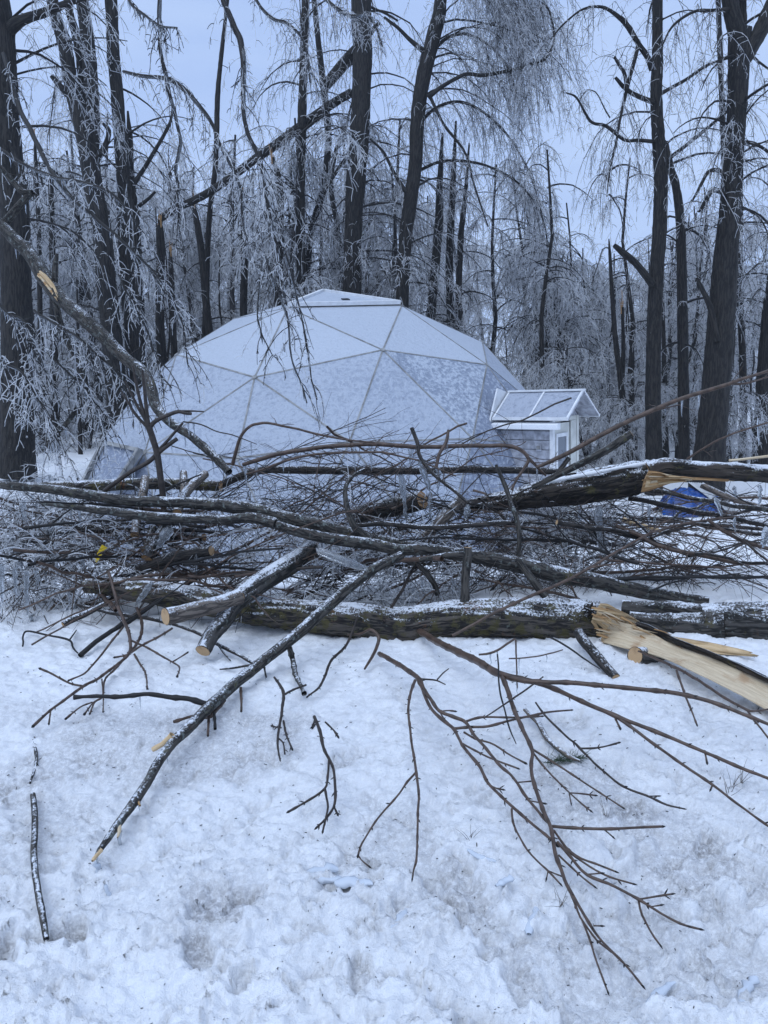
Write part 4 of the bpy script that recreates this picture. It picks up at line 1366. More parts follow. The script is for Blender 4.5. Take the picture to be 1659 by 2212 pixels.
for i in range(34):                            # ragged fibres and strips round the tear
    if i < 20:
        x0, y0 = 690 + gs.uniform(0, 90), 930 + gs.uniform(0, 225)
        L_, dy = gs.uniform(60, 190), gs.uniform(15, 75)
        w0 = gs.uniform(5, 14)
        dd = 4.40 - .03 * gs.random()
    else:
        x0 = gs.uniform(850, 1250); y0 = 1010 + (x0 - 850) * .42 + gs.uniform(-30, 70)
        L_, dy = gs.uniform(60, 200), gs.uniform(30, 90)
        w0 = gs.uniform(4, 10)
        dd = 4.28 - .0009 * (x0 - 850)
    slab('fibre', 'pr', [(x0, y0), (x0 + L_ * .5, y0 + dy * .4), (x0 + L_, y0 + dy)], [(x0 - 4, y0 + w0), (x0 + L_ * .5, y0 + dy * .4 + w0 * .8), (x0 + L_ + 4, y0 + dy + 2)], [dd, dd - .05, dd - .1], [dd, dd - .05, dd - .1], .006, ('wood3', 'wood', 'wood3', 'wood2')[i % 4], e, org, 10, 4, .002)
for (x, y, r, dd) in ((690, 975, 44, 4.47), (95 - 600, 900, 20, 4.5)):
    c = at(1000.7 + x * .3968, 932.6 + y * .3968, dd)
    gk = np.random.default_rng(int(r))
    a = gk.normal(0, 1, (60, 3)); a = unit(a)
    rr = r * .3968 * dd / FPX
    P = np.stack([c + a * rr * .2, c + a * rr * gk.uniform(.7, 1.1, (60, 1))], 1)
    bg_ = Bag(); bg_.add(P, np.stack([np.full(60, rr * .28), np.full(60, rr * .12)], 1), 5)
    link('knot', bg_.mesh('knot', [bpy.data.materials['bark_log_brown']], org), e)

log('thick grey snow-covered log behind the torn trunk at the right edge', 'pr',
    [(1290, 1040), (1400, 1042), (1550, 1045), (1700, 1050), (1900, 1062)], [190, 215, 225, 230, 235], d=[4.5, 4.45, 4.4], mat='logg2', amp=.014, k=56, name='lying_log', nocap='s',
    forks=[('pr', [(868, 952), (960, 962), (1100, 966), (1250, 985), (1400, 1020)], [66, 76, 84, 96, 110], [4.78, 4.68, 4.5], 's'),
           ('pr', [(900, 1020), (1000, 1040), (1100, 1055), (1250, 1062), (1420, 1062)], [80, 110, 130, 150, 170], [4.62, 4.55, 4.42], '')])
log('sawn log end peeking out under the hanging pale splinter', 'br', [(1086, 200), (1150, 203), (1280, 200), (1420, 195)], [74, 78, 80, 80], d=[4.02, 4.12, 4.35], mat='logg', cuts='s', k=32, name='sawn_log', amp=.006)
log('short dark sawn stick poking out below the torn trunk', 'br', [(1000, 295), (950, 240), (900, 180), (860, 130), (840, 100)], [38, 40, 42, 42, 42], d=[3.84, 4.05, 4.35], mat='limb', cuts='s', k=24, name='sawn_stick', amp=.004)
log('forked snow-topped log leaning over the front trunk, two sawn ends facing us', 'pl',
    [(1105, 1192), (1150, 1110), (1215, 1030), (1270, 940), (1400, 835), (1560, 735), (1700, 640)], [80, 84, 92, 104, 110, 106, 98], d=[4.25, 4.35, 4.48, 4.62, 4.8, 5.0, 5.2], mat='logg', cuts='se', k=44, amp=.006, name='forked_log',
    forks=[('pl', [(902, 1006), (1000, 985), (1100, 960), (1200, 935), (1300, 900)], [92, 88, 88, 86, 84], [4.2, 4.28, 4.38, 4.5, 4.62], 's', 'smooth')])
e, Q, R = log('broken bark-covered trunk propped up at right, cracked open with orange wood', 'pr',
    [(-20, 425), (60, 400), (300, 362), (500, 330), (700, 298), (880, 262), (1000, 240), (1070, 215)], [44, 62, 112, 150, 165, 165, 150, 120], d=[6.1, 6.0, 5.8, 5.6], mat='logb', amp=.016, k=60, name='broken_log',
    forks=[('pr', [(1010, 215), (1100, 190), (1250, 205), (1400, 215), (1550, 225), (1750, 240)], [95, 84, 84, 86, 88, 92], [5.6, 5.56, 5.5], '')])
org = Q[0]
slab('torn_face', 'pr', [(1010, 210), (1060, 215), (1120, 232), (1200, 246), (1320, 250), (1445, 260)], [(968, 330), (1010, 322), (1060, 306), (1120, 284), (1200, 262), (1445, 270)], [5.44, 5.43, 5.42, 5.42, 5.4, 5.38], [5.5, 5.48, 5.44, 5.42, 5.4, 5.38], .05, 'wood3', e, org, 60, 16, .010)
slab('splinter', 'pr', [(1000, 262), (1070, 258), (1160, 250), (1300, 254), (1450, 262)], [(990, 305), (1060, 292), (1140, 270), (1300, 264), (1450, 270)], 5.395, 5.395, .012, 'wood', e, org, 50, 10, .006, .06)
gs = np.random.default_rng(45)
for i in range(26):
    x0 = gs.uniform(965, 1130); t0 = (x0 - 965) / 165
    y0 = (205 + gs.uniform(0, 118)) * (1 - t0) + (232 + gs.uniform(0, 45)) * t0
    L_ = gs.uniform(50, 170); w0 = gs.uniform(4, 11)
    y1 = y0 + (262 - y0) * min(1, L_ / 260)
    slab('fibre', 'pr', [(x0, y0), (x0 + L_ * .5, (y0 + y1) / 2 - 3), (x0 + L_, y1)], [(x0 - 6, y0 + w0), (x0 + L_ * .5, (y0 + y1) / 2 + w0 * .6), (x0 + L_ + 5, y1 + 2)], [5.40 - .03 * gs.random()], [5.39], .008, ('wood3', 'wood', 'wood3', 'wood2')[i % 4], e, org, 10, 4, .003)
# snow lying along the top of it
cap_q = spline(trace('pr', [(330, 308), (520, 262), (700, 226), (860, 194), (965, 178), (1040, 160)], [5.82, 5.76, 5.72, 5.68, 5.64, 5.6]), 70)
bgs = Bag(); bgs.add(cap_q[None], (.015 * (1 + .7 * fbm(cap_q * 9, 3)))[None] * np.sin(np.linspace(.15, 3.0, 70))[None] ** .4, 10)
link('snow_cap', bgs.mesh('snow_cap', [MT['snowp']], org), e)
cap_q = spline(trace('pr', [(1060, 158), (1110, 150), (1250, 166), (1400, 174), (1560, 182), (1720, 194)], [5.6, 5.58, 5.54, 5.5]), 60)
bgs = Bag(); bgs.add(cap_q[None], (.011 * (1 + .8 * fbm(cap_q * 9, 3)))[None], 10)
link('snow_cap', bgs.mesh('snow_cap', [MT['snowp']], org), e)
log('short snowy log with lichen in the middle of the pile top', 'pm', [(915, 372), (860, 385), (760, 408), (650, 430), (540, 455)], [96, 104, 104, 98, 88], d=[5.7, 5.8, 6.0], mat='logg', cuts='', k=36, amp=.007)
log('smaller snow-coated log slanting below the propped trunk', 'pm', [(1128, 372), (1070, 430), (1000, 505), (930, 575)], [52, 56, 58, 54], d=[5.5, 5.45, 5.4], mat='smooth', cuts='s', k=24, amp=.003)
log('straight sawn log on the left side of the pile', 'pl', [(1150, 648), (1060, 660), (960, 680), (860, 715), (760, 750)], [54, 62, 64, 64, 60], d=[5.2, 5.3, 5.5], mat='limb', cuts='s', k=24, amp=.004, name='sawn_log')
log('snow-capped log lying behind the pile at left', 'pl', [(150, 300), (300, 300), (550, 292), (800, 282), (1000, 284), (1200, 296)], [50, 56, 58, 60, 60, 58], d=[6.6, 6.4, 6.3, 6.2], mat='log', k=28, amp=.005)
for i, (pts, dd, lb) in enumerate([
        ([(790, 250), (780, 330), (750, 460), (735, 560)], (6.0, 5.6), 'whitened log end on standing between the left branches'),
        ([(1115, 232), (1060, 280), (1000, 350), (965, 440)], (6.0, 5.5), 'pale sawn stick pointing up right in the left pile'),
        ([(1000, 222), (1002, 300), (990, 400)], (6.1, 5.8), 'pale upright stick next to the sawn stick pointing right'),
        ([(830, 520), (815, 580), (790, 650)], (5.7, 5.5), 'short mossy stub among snow in the left pile'),
        ([(910, 510), (850, 600), (800, 690)], (5.6, 5.4), 'snow-crusted log sloping down in the left pile'),
        ([(640, 530), (560, 530), (440, 520), (380, 505)], (5.9, 6.0), 'dark log lying flat in the left pile'),
        ([(1110, 575), (1000, 570), (880, 560)], (5.6, 5.8), 'dark short log behind the straight sawn log'),
        ([(570, 935), (480, 985), (400, 1020), (345, 1050)], (4.9, 4.75), 'dark snow-flecked stick lying at the left front of the pile')]):
    wd = [(38, 44, 48, 50), (46, 50, 52, 50), (34, 36, 36), (36, 40, 40), (60, 66, 64), (44, 48, 50, 46), (40, 44, 46), (26, 32, 36, 30)][i]
    log(lb, 'pl', pts, wd, d=dd, mat=('smooth', 'smooth', 'smooth', 'log', 'logg', 'logb', 'logb', 'logg')[i], cuts='s' if i in (0, 1) else '', k=22, amp=.003, name='short_log')

# long branches over the pile
branch('long lichen-spotted branch sweeping across the whole pile', 'pl',
       [(-60, 285), (0, 290), (200, 305), (400, 330), (700, 375), (1000, 386), (1200, 400), (1380, 425), (1680, 500), (1980, 580), (2280, 635), (2530, 672), (2780, 715), (3040, 780), (3180, 800), (3350, 838), (3550, 880), (3700, 905), (3860, 918)],
       [34, 38, 46, 50, 54, 56, 62, 70, 76, 72, 66, 70, 80, 86, 84, 80, 72, 58, 40], d=[5.6, 5.4, 5.15, 5.0, 4.95, 5.1], mat='lich', k=20, amp=.004,
       kids=[([(1500, 500), (1380, 470), (1200, 478), (1000, 472), (850, 465), (650, 440), (500, 420), (330, 398), (230, 385)], [56, 56, 50, 50, 50, 46, 42, 34, 24], dict(d=(5.05, 5.2, 5.5)))], tw=14, twl=.25)
branch('lichen-grey branch running just below the long sweeping branch', 'pm', [(120, 510), (250, 545), (400, 580), (550, 600), (650, 612), (780, 640), (900, 640), (1010, 640)], [48, 56, 60, 60, 62, 60, 60, 40], d=[5.0, 4.95, 4.9], mat='lich', k=16, amp=.004, tw=6)
branch('upright broken stub with a yellow torn top standing on the front trunk', 'pm', [(1165, 632), (1160, 700), (1152, 800), (1150, 880), (1148, 965)], [46, 50, 48, 48, 56], d=[4.7, 4.68, 4.64], mat='lich', k=16, amp=.004, cuts='s', name='broken_stub',
       kids=[([(1150, 665), (1080, 668), (1000, 680), (900, 700)], [26, 28, 26, 22])])
branch('straight pole lying level along the back of the pile', 'pl', [(1180, 300), (1400, 215 + 0), (1620, 208), (1880, 212), (2180, 214), (2400, 212), (2580, 205), (2980, 215), (3080, 222)], [40, 42, 42, 42, 42, 40, 38, 34, 30], d=[6.3, 6.2, 6.1, 6.2], mat='limb', k=14, amp=.003, tw=10)
branch('arched brown branch bowing over the top of the pile', 'pm', [(-60, 180), (0, 160), (120, 125), (250, 100), (420, 80), (600, 68), (760, 72), (900, 82), (1080, 78), (1250, 74), (1400, 80), (1465, 110), (1495, 150), (1470, 200), (1430, 260), (1400, 320)],
       [20, 22, 24, 24, 24, 24, 24, 24, 24, 22, 22, 20, 18, 16, 14, 12], d=[5.7, 5.6, 5.5, 5.4], mat='twigr', k=10, tw=22, twl=.3,
       kids=[([(1492, 140), (1540, 190), (1590, 240)], [18, 14, 10])], ice=10, il=.2)
branch('thin reddish twig arching under the bowed brown branch', 'pm', [(-40, 230), (60, 200), (200, 150), (330, 125), (450, 115), (600, 112), (700, 112), (800, 135), (900, 160), (1000, 200), (1100, 240)], [12, 14, 14, 14, 12, 12, 11, 10, 9, 8, 6], d=[5.6, 5.45, 5.3], mat='twigr', k=7, tw=14, twl=.25)
branch('slender red-brown shoot curving over the dome front', 'ml', [(1005, 800), (1015, 760), (1040, 680), (1080, 635), (1120, 622), (1160, 622), (1230, 634), (1300, 650), (1400, 675), (1480, 690), (1620, 705)], [16, 15, 13, 12, 12, 11, 10, 9, 9, 8, 6], d=[5.6, 5.5, 5.5], mat='twigr', k=7, tw=5, twl=.12)
branch('upright forked shoot with several bare prongs in front of the dome', 'ml', [(708, 1010), (705, 950), (692, 850), (680, 760), (660, 690), (640, 630)], [24, 26, 28, 28, 28, 28], d=[5.5, 5.5, 5.5], mat='twig', k=10, name='forked_shoot',
       kids=[([(640, 640), (615, 560), (595, 480), (575, 375)], [18, 15, 13, 10]), ([(640, 630), (632, 560), (625, 480), (615, 390)], [18, 15, 14, 10]), ([(638, 625), (600, 560), (570, 500), (540, 440)], [14, 12, 10, 7]),
             ([(636, 640), (590, 590), (545, 520), (520, 480)], [13, 12, 10, 6]), ([(645, 640), (670, 615), (720, 590), (770, 572), (800, 578), (828, 580)], [20, 18, 17, 16, 15, 12]),
             ([(765, 572), (820, 568), (882, 570)], [9, 8, 5]), ([(680, 745), (730, 690), (790, 620)], [14, 12, 10]), ([(790, 615), (860, 625), (930, 655), (1010, 675), (1110, 712)], [6, 6, 5, 5, 3]),
             ([(450, 915), (560, 835), (640, 790), (690, 745), (765, 690)], [18, 18, 20, 20, 18])], ice=5)
branch('bare grey branch hanging from the massive left tree down to the pile', 'tl',
       [(-40, 940), (0, 965), (60, 1030), (130, 1100), (180, 1180), (225, 1245), (290, 1315), (340, 1357), (440, 1447), (540, 1547), (615, 1607), (650, 1670), (670, 1747), (700, 1790), (740, 1827), (840, 1897), (920, 1967), (990, 2040)],
       [44, 48, 54, 58, 60, 62, 60, 60, 56, 54, 50, 46, 42, 40, 38, 36, 33, 28], d=[8.6, 8.2, 7.6, 7.0, 6.5, 6.0], mat='lich', k=16, amp=.004, name='hanging_branch',
       kids=[([(235, 1260), (245, 1330), (262, 1400), (300, 1490), (340, 1570), (375, 1705), (330, 1770), (290, 1825), (240, 1880), (180, 1945)], [26, 26, 26, 26, 26, 24, 22, 20, 18, 12]),
             ([(0, 985), (50, 930), (90, 880), (138, 832)], [36, 34, 30, 24]), ([(140, 832), (100, 830), (60, 790), (0, 720)], [24, 26, 22, 20]), ([(235, 1240), (238, 1160), (246, 1095)], [26, 24, 14])], tw=16, twl=.5, ice=14, il=.18)
HB = bpy.data.objects['hanging_branch']
slab('torn_strip', 'tl', [(172, 1168), (200, 1190), (232, 1232), (258, 1292)], [(160, 1192), (190, 1222), (220, 1268), (246, 1300)], [7.93, 7.88, 7.8, 7.72], [7.93, 7.88, 7.8, 7.72], .02, 'wood', HB, np.array(HB.location), 30, 10, .008, .06)
for i in range(9):
    x0, y0 = 165 + i * 9, 1178 + i * 12
    slab('fibre', 'tl', [(x0, y0), (x0 + 22, y0 + 24), (x0 + 38, y0 + 62)], [(x0 - 5, y0 + 8), (x0 + 16, y0 + 32), (x0 + 35, y0 + 66)], [7.86 - .012 * i], [7.86 - .012 * i], .01, ('wood3', 'wood', 'wood2')[i % 3], HB, np.array(HB.location), 10, 4, .003)
branch('dark lichened branch with a bright sawn end rising right of the dome', 'mr', [(640, 900), (740, 850), (820, 812), (900, 770), (980, 725), (1070, 665)], [20, 26, 30, 34, 36, 34], d=[5.4, 5.3, 5.2], mat='lich', k=14, cuts='e', amp=.004,
       kids=[([(740, 850), (770, 810), (800, 770)], [18, 18, 20]), ([(900, 770), (960, 745), (1000, 700)], [10, 8, 6])], tw=5)
branch('long thin branch rising from the pile to the right edge', 'mr', [(660, 812), (760, 768), (850, 720), (1000, 640), (1150, 570), (1300, 510), (1400, 480), (1480, 455), (1560, 425), (1700, 385)], [14, 18, 20, 20, 20, 18, 17, 16, 14, 12], d=[5.4, 5.2, 5.0], mat='twigr', k=9,
       kids=[([(1480, 450), (1560, 450), (1660, 420)], [10, 8, 6]), ([(1150, 572), (1200, 560), (1280, 540)], [7, 6, 4])], tw=7, ice=4)
branch('thin pale-tipped twig rising at the right over the propped trunk', 'mr', [(1310, 775), (1380, 730), (1450, 690), (1540, 655), (1700, 605)], [10, 9, 9, 8, 7], d=[5.3, 5.1], mat='twigr', k=7, tw=4)
branch('pale peeled pole lying on the propped trunk at the right edge', 'mr', [(1490, 782), (1560, 776), (1659, 764), (1760, 752)], [10, 11, 11, 10], d=[5.5, 5.4], mat='wood2', k=8, wig=.001)
branch('long reddish twig crossing in front of the torn trunk', 'pr', [(-60, 1110), (0, 1080), (150, 995), (280, 935), (400, 880), (500, 838), (600, 790), (700, 735), (850, 645), (1000, 562), (1100, 525), (1200, 500), (1350, 478), (1500, 460)], [16, 17, 17, 17, 18, 18, 17, 16, 14, 12, 11, 10, 9, 6], d=[4.4, 4.45, 4.6, 4.9, 5.1], mat='twigr', k=8,
       kids=[([(600, 790), (700, 740), (820, 720), (870, 710)], [12, 10, 8, 5]), ([(1000, 560), (1080, 500), (1140, 470)], [8, 7, 5])], tw=8, twl=.2)
branch('stout crooked branch climbing through the middle of the pile', 'pm', [(560, 540), (520, 460), (500, 380), (500, 300), (540, 240), (600, 205)], [34, 32, 28, 24, 20, 14], d=[5.0, 5.1, 5.3], mat='lich', k=12, tw=8,
       kids=[([(560, 530), (620, 580), (700, 630), (800, 690), (880, 720)], [34, 34, 32, 28, 24]), ([(880, 715), (930, 760), (980, 830), (1000, 890)], [28, 28, 32, 28])])
branch('thin branch curving down between the arch and the pole', 'pm', [(860, -20), (890, 60), (900, 130), (950, 200), (1020, 270), (1100, 330), (1170, 390)], [22, 22, 20, 20, 18, 18, 16], d=[5.5, 5.3, 5.1], mat='limb', k=9, tw=10, ice=5)
branch('forked pale twig with ice standing up before the dome', 'pm', [(1060, -10), (1045, 60), (1010, 120), (990, 200)], [14, 18, 18, 18], d=[5.5, 5.4], mat='twigr', k=8, tw=4, ice=4)
branch('branch with a sawn end lying level in the pile centre', 'pm', [(1400, 495), (1300, 498), (1150, 512), (1000, 520), (850, 515), (700, 500), (560, 510)], [24, 26, 28, 28, 28, 26, 22], d=[4.95, 5.0, 5.1], mat='limb', k=11, cuts='s', tw=8)
branch('branch dropping steeply in front of the propped trunk', 'pr', [(180, 180), (230, 300), (255, 380), (280, 440), (300, 520), (305, 620), (290, 720)], [16, 24, 26, 28, 28, 26, 22], d=[5.3, 5.1, 5.0], mat='lich', k=11, tw=7, ice=4)
branch('lichened branch slanting down to the front trunk', 'pr', [(300, 700), (350, 770), (400, 840), (450, 900)], [36, 40, 42, 40], d=[4.85, 4.8, 4.75], mat='lich', k=12)
branch('stick with a blunt cut end under the propped trunk', 'pr', [(510, 492), (600, 508), (700, 525), (800, 532), (900, 550)], [28, 28, 26, 22, 18], d=[5.2, 5.3], mat='limb', k=10, cuts='s', tw=4)
branch('long branch running from under the propped trunk to the right edge', 'b', [(200, 560), (360, 590), (560, 635), (750, 670), (930, 715), (1130, 740), (1320, 775), (1500, 820), (1700, 860)], [48, 50, 54, 56, 56, 52, 48, 44, 40], d=[5.9, 5.7, 5.5], mat='limb', k=11, amp=.003, tw=8)
branch('upper lichened branch under the propped trunk before the blue tarp', 'b', [(480, 480), (640, 510), (800, 555), (950, 580), (1120, 600), (1280, 640), (1480, 660), (1680, 690)], [44, 46, 46, 44, 44, 48, 50, 50], d=[6.3, 6.1, 6.0], mat='lich', k=11, amp=.003, tw=5)
branch('grey split branch slanting down right behind the corrugated sheet', 'b', [(960, 420), (1080, 480), (1250, 560), (1400, 600), (1560, 640), (1700, 660)], [56, 60, 64, 56, 54, 50], d=[6.9, 6.7], mat='smooth', k=11, amp=.003)
for i, (pts, w, dd) in enumerate([
        ([(20, 720), (300, 770), (600, 790), (900, 830), (1200, 850), (1500, 880), (1700, 900)], [34, 36, 36, 36, 38, 38, 36], (6.6, 6.2)),
        ([(560, 770), (800, 790), (1000, 860), (1250, 890), (1500, 935), (1700, 945)], [28, 34, 36, 36, 40, 36], (6.9, 6.4)),
        ([(60, 850), (300, 950), (480, 1050), (700, 1110), (900, 1150), (1180, 1210), (1400, 1260)], [40, 42, 44, 44, 44, 42, 36], (5.6, 5.2)),
        ([(1020, 780), (1150, 880), (1290, 960), (1450, 1030), (1700, 1110)], [34, 38, 40, 38, 34], (5.4, 5.2)),
        ([(1290, 960), (1400, 1010), (1540, 1130), (1660, 1230)], [28, 26, 24, 20], (5.3, 5.1)),
        ([(140, 780), (280, 830), (420, 870), (540, 910)], [44, 48, 46, 40], (6.4, 6.2))]):
    branch(['upper of the flat branches lying on the snow at right', 'lower flat branch on the snow right of the blue tarp', 'stout curved branch arching down in the right brush',
            'branch curving down to the right edge below the blue tarp', 'fork tip curving to the corner of the right brush', 'pale peeled slab lying under the propped trunk'][i],
           'b', pts, w, d=dd, mat=('limb', 'limb', 'twigr', 'twigr', 'twig', 'wood')[i], k=10, tw=(3, 3, 14, 10, 7, 0)[i], twl=.3)

# the leaning bare branch in front
branch('bare leaning branch with a splintered tip reaching out over the snow at left', 'bl',
       [(1735, -235), (1630, -185), (1520, -105), (1400, 0), (1300, 92), (1200, 172), (1050, 292), (960, 370), (900, 422), (820, 505), (750, 570), (690, 650), (640, 740), (580, 830), (520, 912), (470, 985), (432, 1038), (405, 1075)],
       [36, 42, 46, 48, 50, 48, 47, 47, 48, 46, 43, 40, 37, 39, 31, 26, 19, 5], d=[4.78, 4.68, 4.55, 4.42, 4.28, 4.1, 3.85, 3.6, 3.42, 3.25, 3.1, 2.98, 2.85, 2.72, 2.62, 2.54, 2.48, 2.44], mat='lich', k=18, amp=.003, name='leaning_branch', knode=.12,
       kids=[([(890, 408), (820, 388), (745, 380), (640, 366), (520, 378), (420, 375), (320, 378)], [22, 20, 19, 17, 18, 15, 13], dict(mat='twigd')), ([(1250, 165), (1265, 220), (1280, 290), (1315, 362)], [22, 20, 19, 13]),
             ([(1040, 340), (1043, 390), (1042, 440)], [12, 10, 7], dict(mat='twigr')), ([(925, 445), (930, 515)], [11, 9], dict(mat='twigd')), ([(970, 392), (930, 440), (900, 466), (830, 462), (750, 485)], [14, 16, 15, 12, 9], dict(mat='twigr')),
             ([(902, 466), (898, 545)], [11, 7], dict(mat='twigr')), ([(745, 540), (715, 570), (660, 605)], [26, 20, 14], dict(mat='wood')), ([(515, 925), (515, 960), (508, 985)], [16, 12, 4], dict(mat='wood2')), ([(435, 1040), (415, 1065), (398, 1088)], [20, 14, 5], dict(mat='wood')), ([(1015, 300), (1005, 310)], [18, 12]), ([(1140, 240), (1150, 292)], [8, 5], dict(mat='twigd')), ([(595, 830), (603, 850)], [10, 5], dict(mat='wood3'))], ice=3)

# the maple branches spread over the snow at right
branch('red-brown branch fanning its forks over the snow to the lower right', 'br',
       [(150, 90), (230, 140), (310, 180), (400, 222), (500, 280), (640, 312), (730, 342), (820, 382), (1000, 460), (1180, 530), (1400, 622), (1560, 690), (1659, 730), (1750, 765)], [26, 28, 30, 30, 30, 22, 20, 19, 19, 16, 14, 13, 12, 10],
       h=[.05, .10, .14, .18, .22, .22, .2, .2, .18, .14, .1, .08, .06, .05], mat='twigr', k=9, node=.16, name='fanned_branch',
       kids=[([(510, 285), (600, 308), (700, 314), (800, 315), (900, 325), (1000, 334), (1120, 345), (1250, 360), (1350, 380), (1450, 412), (1560, 455), (1659, 495), (1760, 540)], [20, 20, 19, 19, 19, 19, 18, 17, 16, 15, 14, 12, 10], dict(h=(.22, .25, .24, .2, .14))),
             ([(1000, 460), (1070, 510), (1150, 570), (1320, 690), (1420, 757), (1540, 850), (1659, 935), (1760, 1010)], [13, 12, 12, 11, 11, 10, 9, 8], dict(h=(.18, .12, .07, .05))),
             ([(510, 288), (535, 350), (560, 425), (600, 520), (640, 610), (636, 665), (640, 720), (660, 790), (685, 860), (720, 940), (740, 1050), (765, 1120), (790, 1190), (860, 1310), (930, 1420), (1030, 1522), (1115, 1625)], [20, 19, 18, 17, 17, 15, 15, 15, 15, 15, 17, 15, 14, 12, 11, 9, 6], dict(h=(.22, .2, .16, .14, .12, .1, .08, .06, .05))),
             ([(640, 612), (670, 655), (700, 690), (800, 790), (850, 835), (890, 866)], [9, 8, 8, 7, 6, 5], dict(h=(.14, .06))), ([(640, 602), (700, 640), (760, 680), (900, 770), (1030, 855)], [9, 8, 8, 7, 5], dict(h=(.14, .06))), ([(800, 792), (850, 795), (910, 803)], [6, 6, 5], dict(h=(.09, .06))), ([(800, 795), (808, 836)], [6, 4], dict(h=(.08, .07))),
             ([(728, 936), (800, 942), (950, 949), (1080, 942), (1200, 937)], [12, 11, 11, 10, 7], dict(h=(.1, .12, .1))), ([(950, 950), (985, 980)], [7, 4], dict(h=(.11, .09))),
             ([(735, 955), (790, 1030), (850, 1075), (920, 1100), (998, 1132)], [10, 9, 8, 7, 5], dict(h=(.1, .06))), ([(750, 1005), (800, 1060), (870, 1142), (980, 1190), (1100, 1252), (1210, 1320), (1290, 1360), (1362, 1380)], [13, 12, 12, 11, 11, 9, 8, 6], dict(h=(.1, .07, .05))),
             ([(1100, 1252), (1160, 1242), (1240, 1230)], [8, 7, 5], dict(h=(.06, .07))), ([(1100, 1258), (1110, 1310), (1130, 1350), (1160, 1405), (1192, 1448)], [9, 8, 8, 7, 5], dict(h=(.06, .04))), ([(755, 1010), (860, 1092), (960, 1150), (1075, 1185)], [9, 8, 7, 5], dict(h=(.1, .06))), ([(755, 1060), (850, 1152), (905, 1195)], [8, 7, 5], dict(h=(.09, .06))),
             ([(790, 1190), (820, 1260), (850, 1332), (890, 1390), (920, 1430), (972, 1472)], [9, 9, 9, 8, 7, 5], dict(h=(.07, .04))), ([(858, 1345), (890, 1430), (910, 1500), (940, 1580), (965, 1648)], [9, 8, 8, 7, 4], dict(h=(.06, .03))),
             ([(1000, 470), (1018, 512)], [9, 6], dict(h=(.17, .15))), ([(1420, 757), (1412, 775)], [9, 5], dict(h=(.06, .05))), ([(1385, 610), (1395, 660)], [8, 5], dict(h=(.1, .08))), ([(620, 825), (690, 838)], [6, 4], dict(h=.1)), ([(875, 1145), (935, 1140)], [6, 4], dict(h=.08)), ([(1140, 1285), (1192, 1278)], [6, 4], dict(h=.06)), ([(905, 1365), (935, 1366)], [6, 4], dict(h=.05))], wig=.002)
branch('second red-brown branch with long drooping forks on the snow in the middle', 'br',
       [(-20, 190), (0, 202), (60, 235), (100, 262), (150, 300), (175, 350), (200, 385), (240, 440), (300, 465), (350, 485), (390, 545), (440, 600), (500, 672), (545, 710), (570, 742), (605, 795), (640, 840), (710, 922)], [18, 19, 20, 20, 20, 15, 15, 14, 14, 15, 13, 13, 13, 12, 12, 12, 12, 11],
       h=[.08, .14, .16, .18, .18, .16, .15, .14, .13, .12, .1], mat='twigr', k=9, node=.15, name='fanned_branch', wig=.002,
       kids=[([(145, 295), (165, 340), (200, 422), (250, 475), (300, 515), (325, 560), (350, 602), (410, 672), (430, 710), (450, 750), (500, 800), (560, 855), (640, 925), (720, 992), (745, 1015)], [16, 15, 14, 14, 15, 13, 13, 14, 12, 12, 11, 12, 11, 11, 10], dict(h=(.18, .15, .12, .09))),
             ([(552, 860), (555, 900), (562, 932), (590, 990), (620, 1040), (670, 1095), (710, 1132), (760, 1182)], [9, 8, 8, 8, 8, 8, 8, 5], dict(h=(.11, .05))), ([(708, 1132), (702, 1160)], [6, 4], dict(h=(.06, .05))), ([(708, 1130), (762, 1150)], [6, 4], dict(h=(.06, .05))),
             ([(300, 515), (370, 508), (450, 505), (540, 480), (630, 460), (720, 442), (808, 434)], [11, 10, 10, 9, 9, 8, 5], dict(h=(.14, .16, .12))), ([(350, 485), (390, 472), (440, 465), (580, 466), (680, 461)], [10, 10, 9, 8, 5], dict(h=(.13, .15))),
             ([(135, 305), (115, 360), (105, 432), (112, 510), (120, 582), (132, 650), (140, 712), (150, 800), (147, 870), (145, 950), (140, 1080), (128, 1125), (122, 1162)], [12, 11, 11, 11, 11, 11, 11, 10, 10, 9, 9, 8, 5], dict(h=(.18, .14, .1, .06))),
             ([(138, 704), (100, 745), (70, 790), (35, 832), (0, 870), (-40, 920), (-80, 985), (-100, 1020), (-112, 1062)], [9, 9, 8, 8, 8, 8, 8, 7, 7], dict(h=(.11, .07, .04))), ([(-112, 1062), (-95, 1085), (-66, 1108)], [6, 6, 4], dict(h=(.04, .03))),
             ([(345, 530), (400, 560), (470, 580), (540, 625), (608, 662)], [8, 8, 7, 7, 5], dict(h=(.12, .07))), ([(340, 580), (400, 612), (460, 642), (575, 685)], [8, 7, 7, 5], dict(h=(.12, .07))), ([(445, 752), (480, 770), (510, 777)], [6, 5, 4], dict(h=.1)), ([(575, 748), (628, 742)], [6, 4], dict(h=.1)), ([(240, 440), (280, 436), (304, 438)], [6, 5, 4], dict(h=.14)), ([(240, 440), (258, 470), (275, 488)], [6, 5, 4], dict(h=.13))])
branch('thin arching twig lying across the fanned branches', 'br', [(440, 462), (500, 425), (560, 384), (625, 338), (687, 291)], [5, 7, 8, 8, 6], h=(.2, .24), mat='twig', k=7)
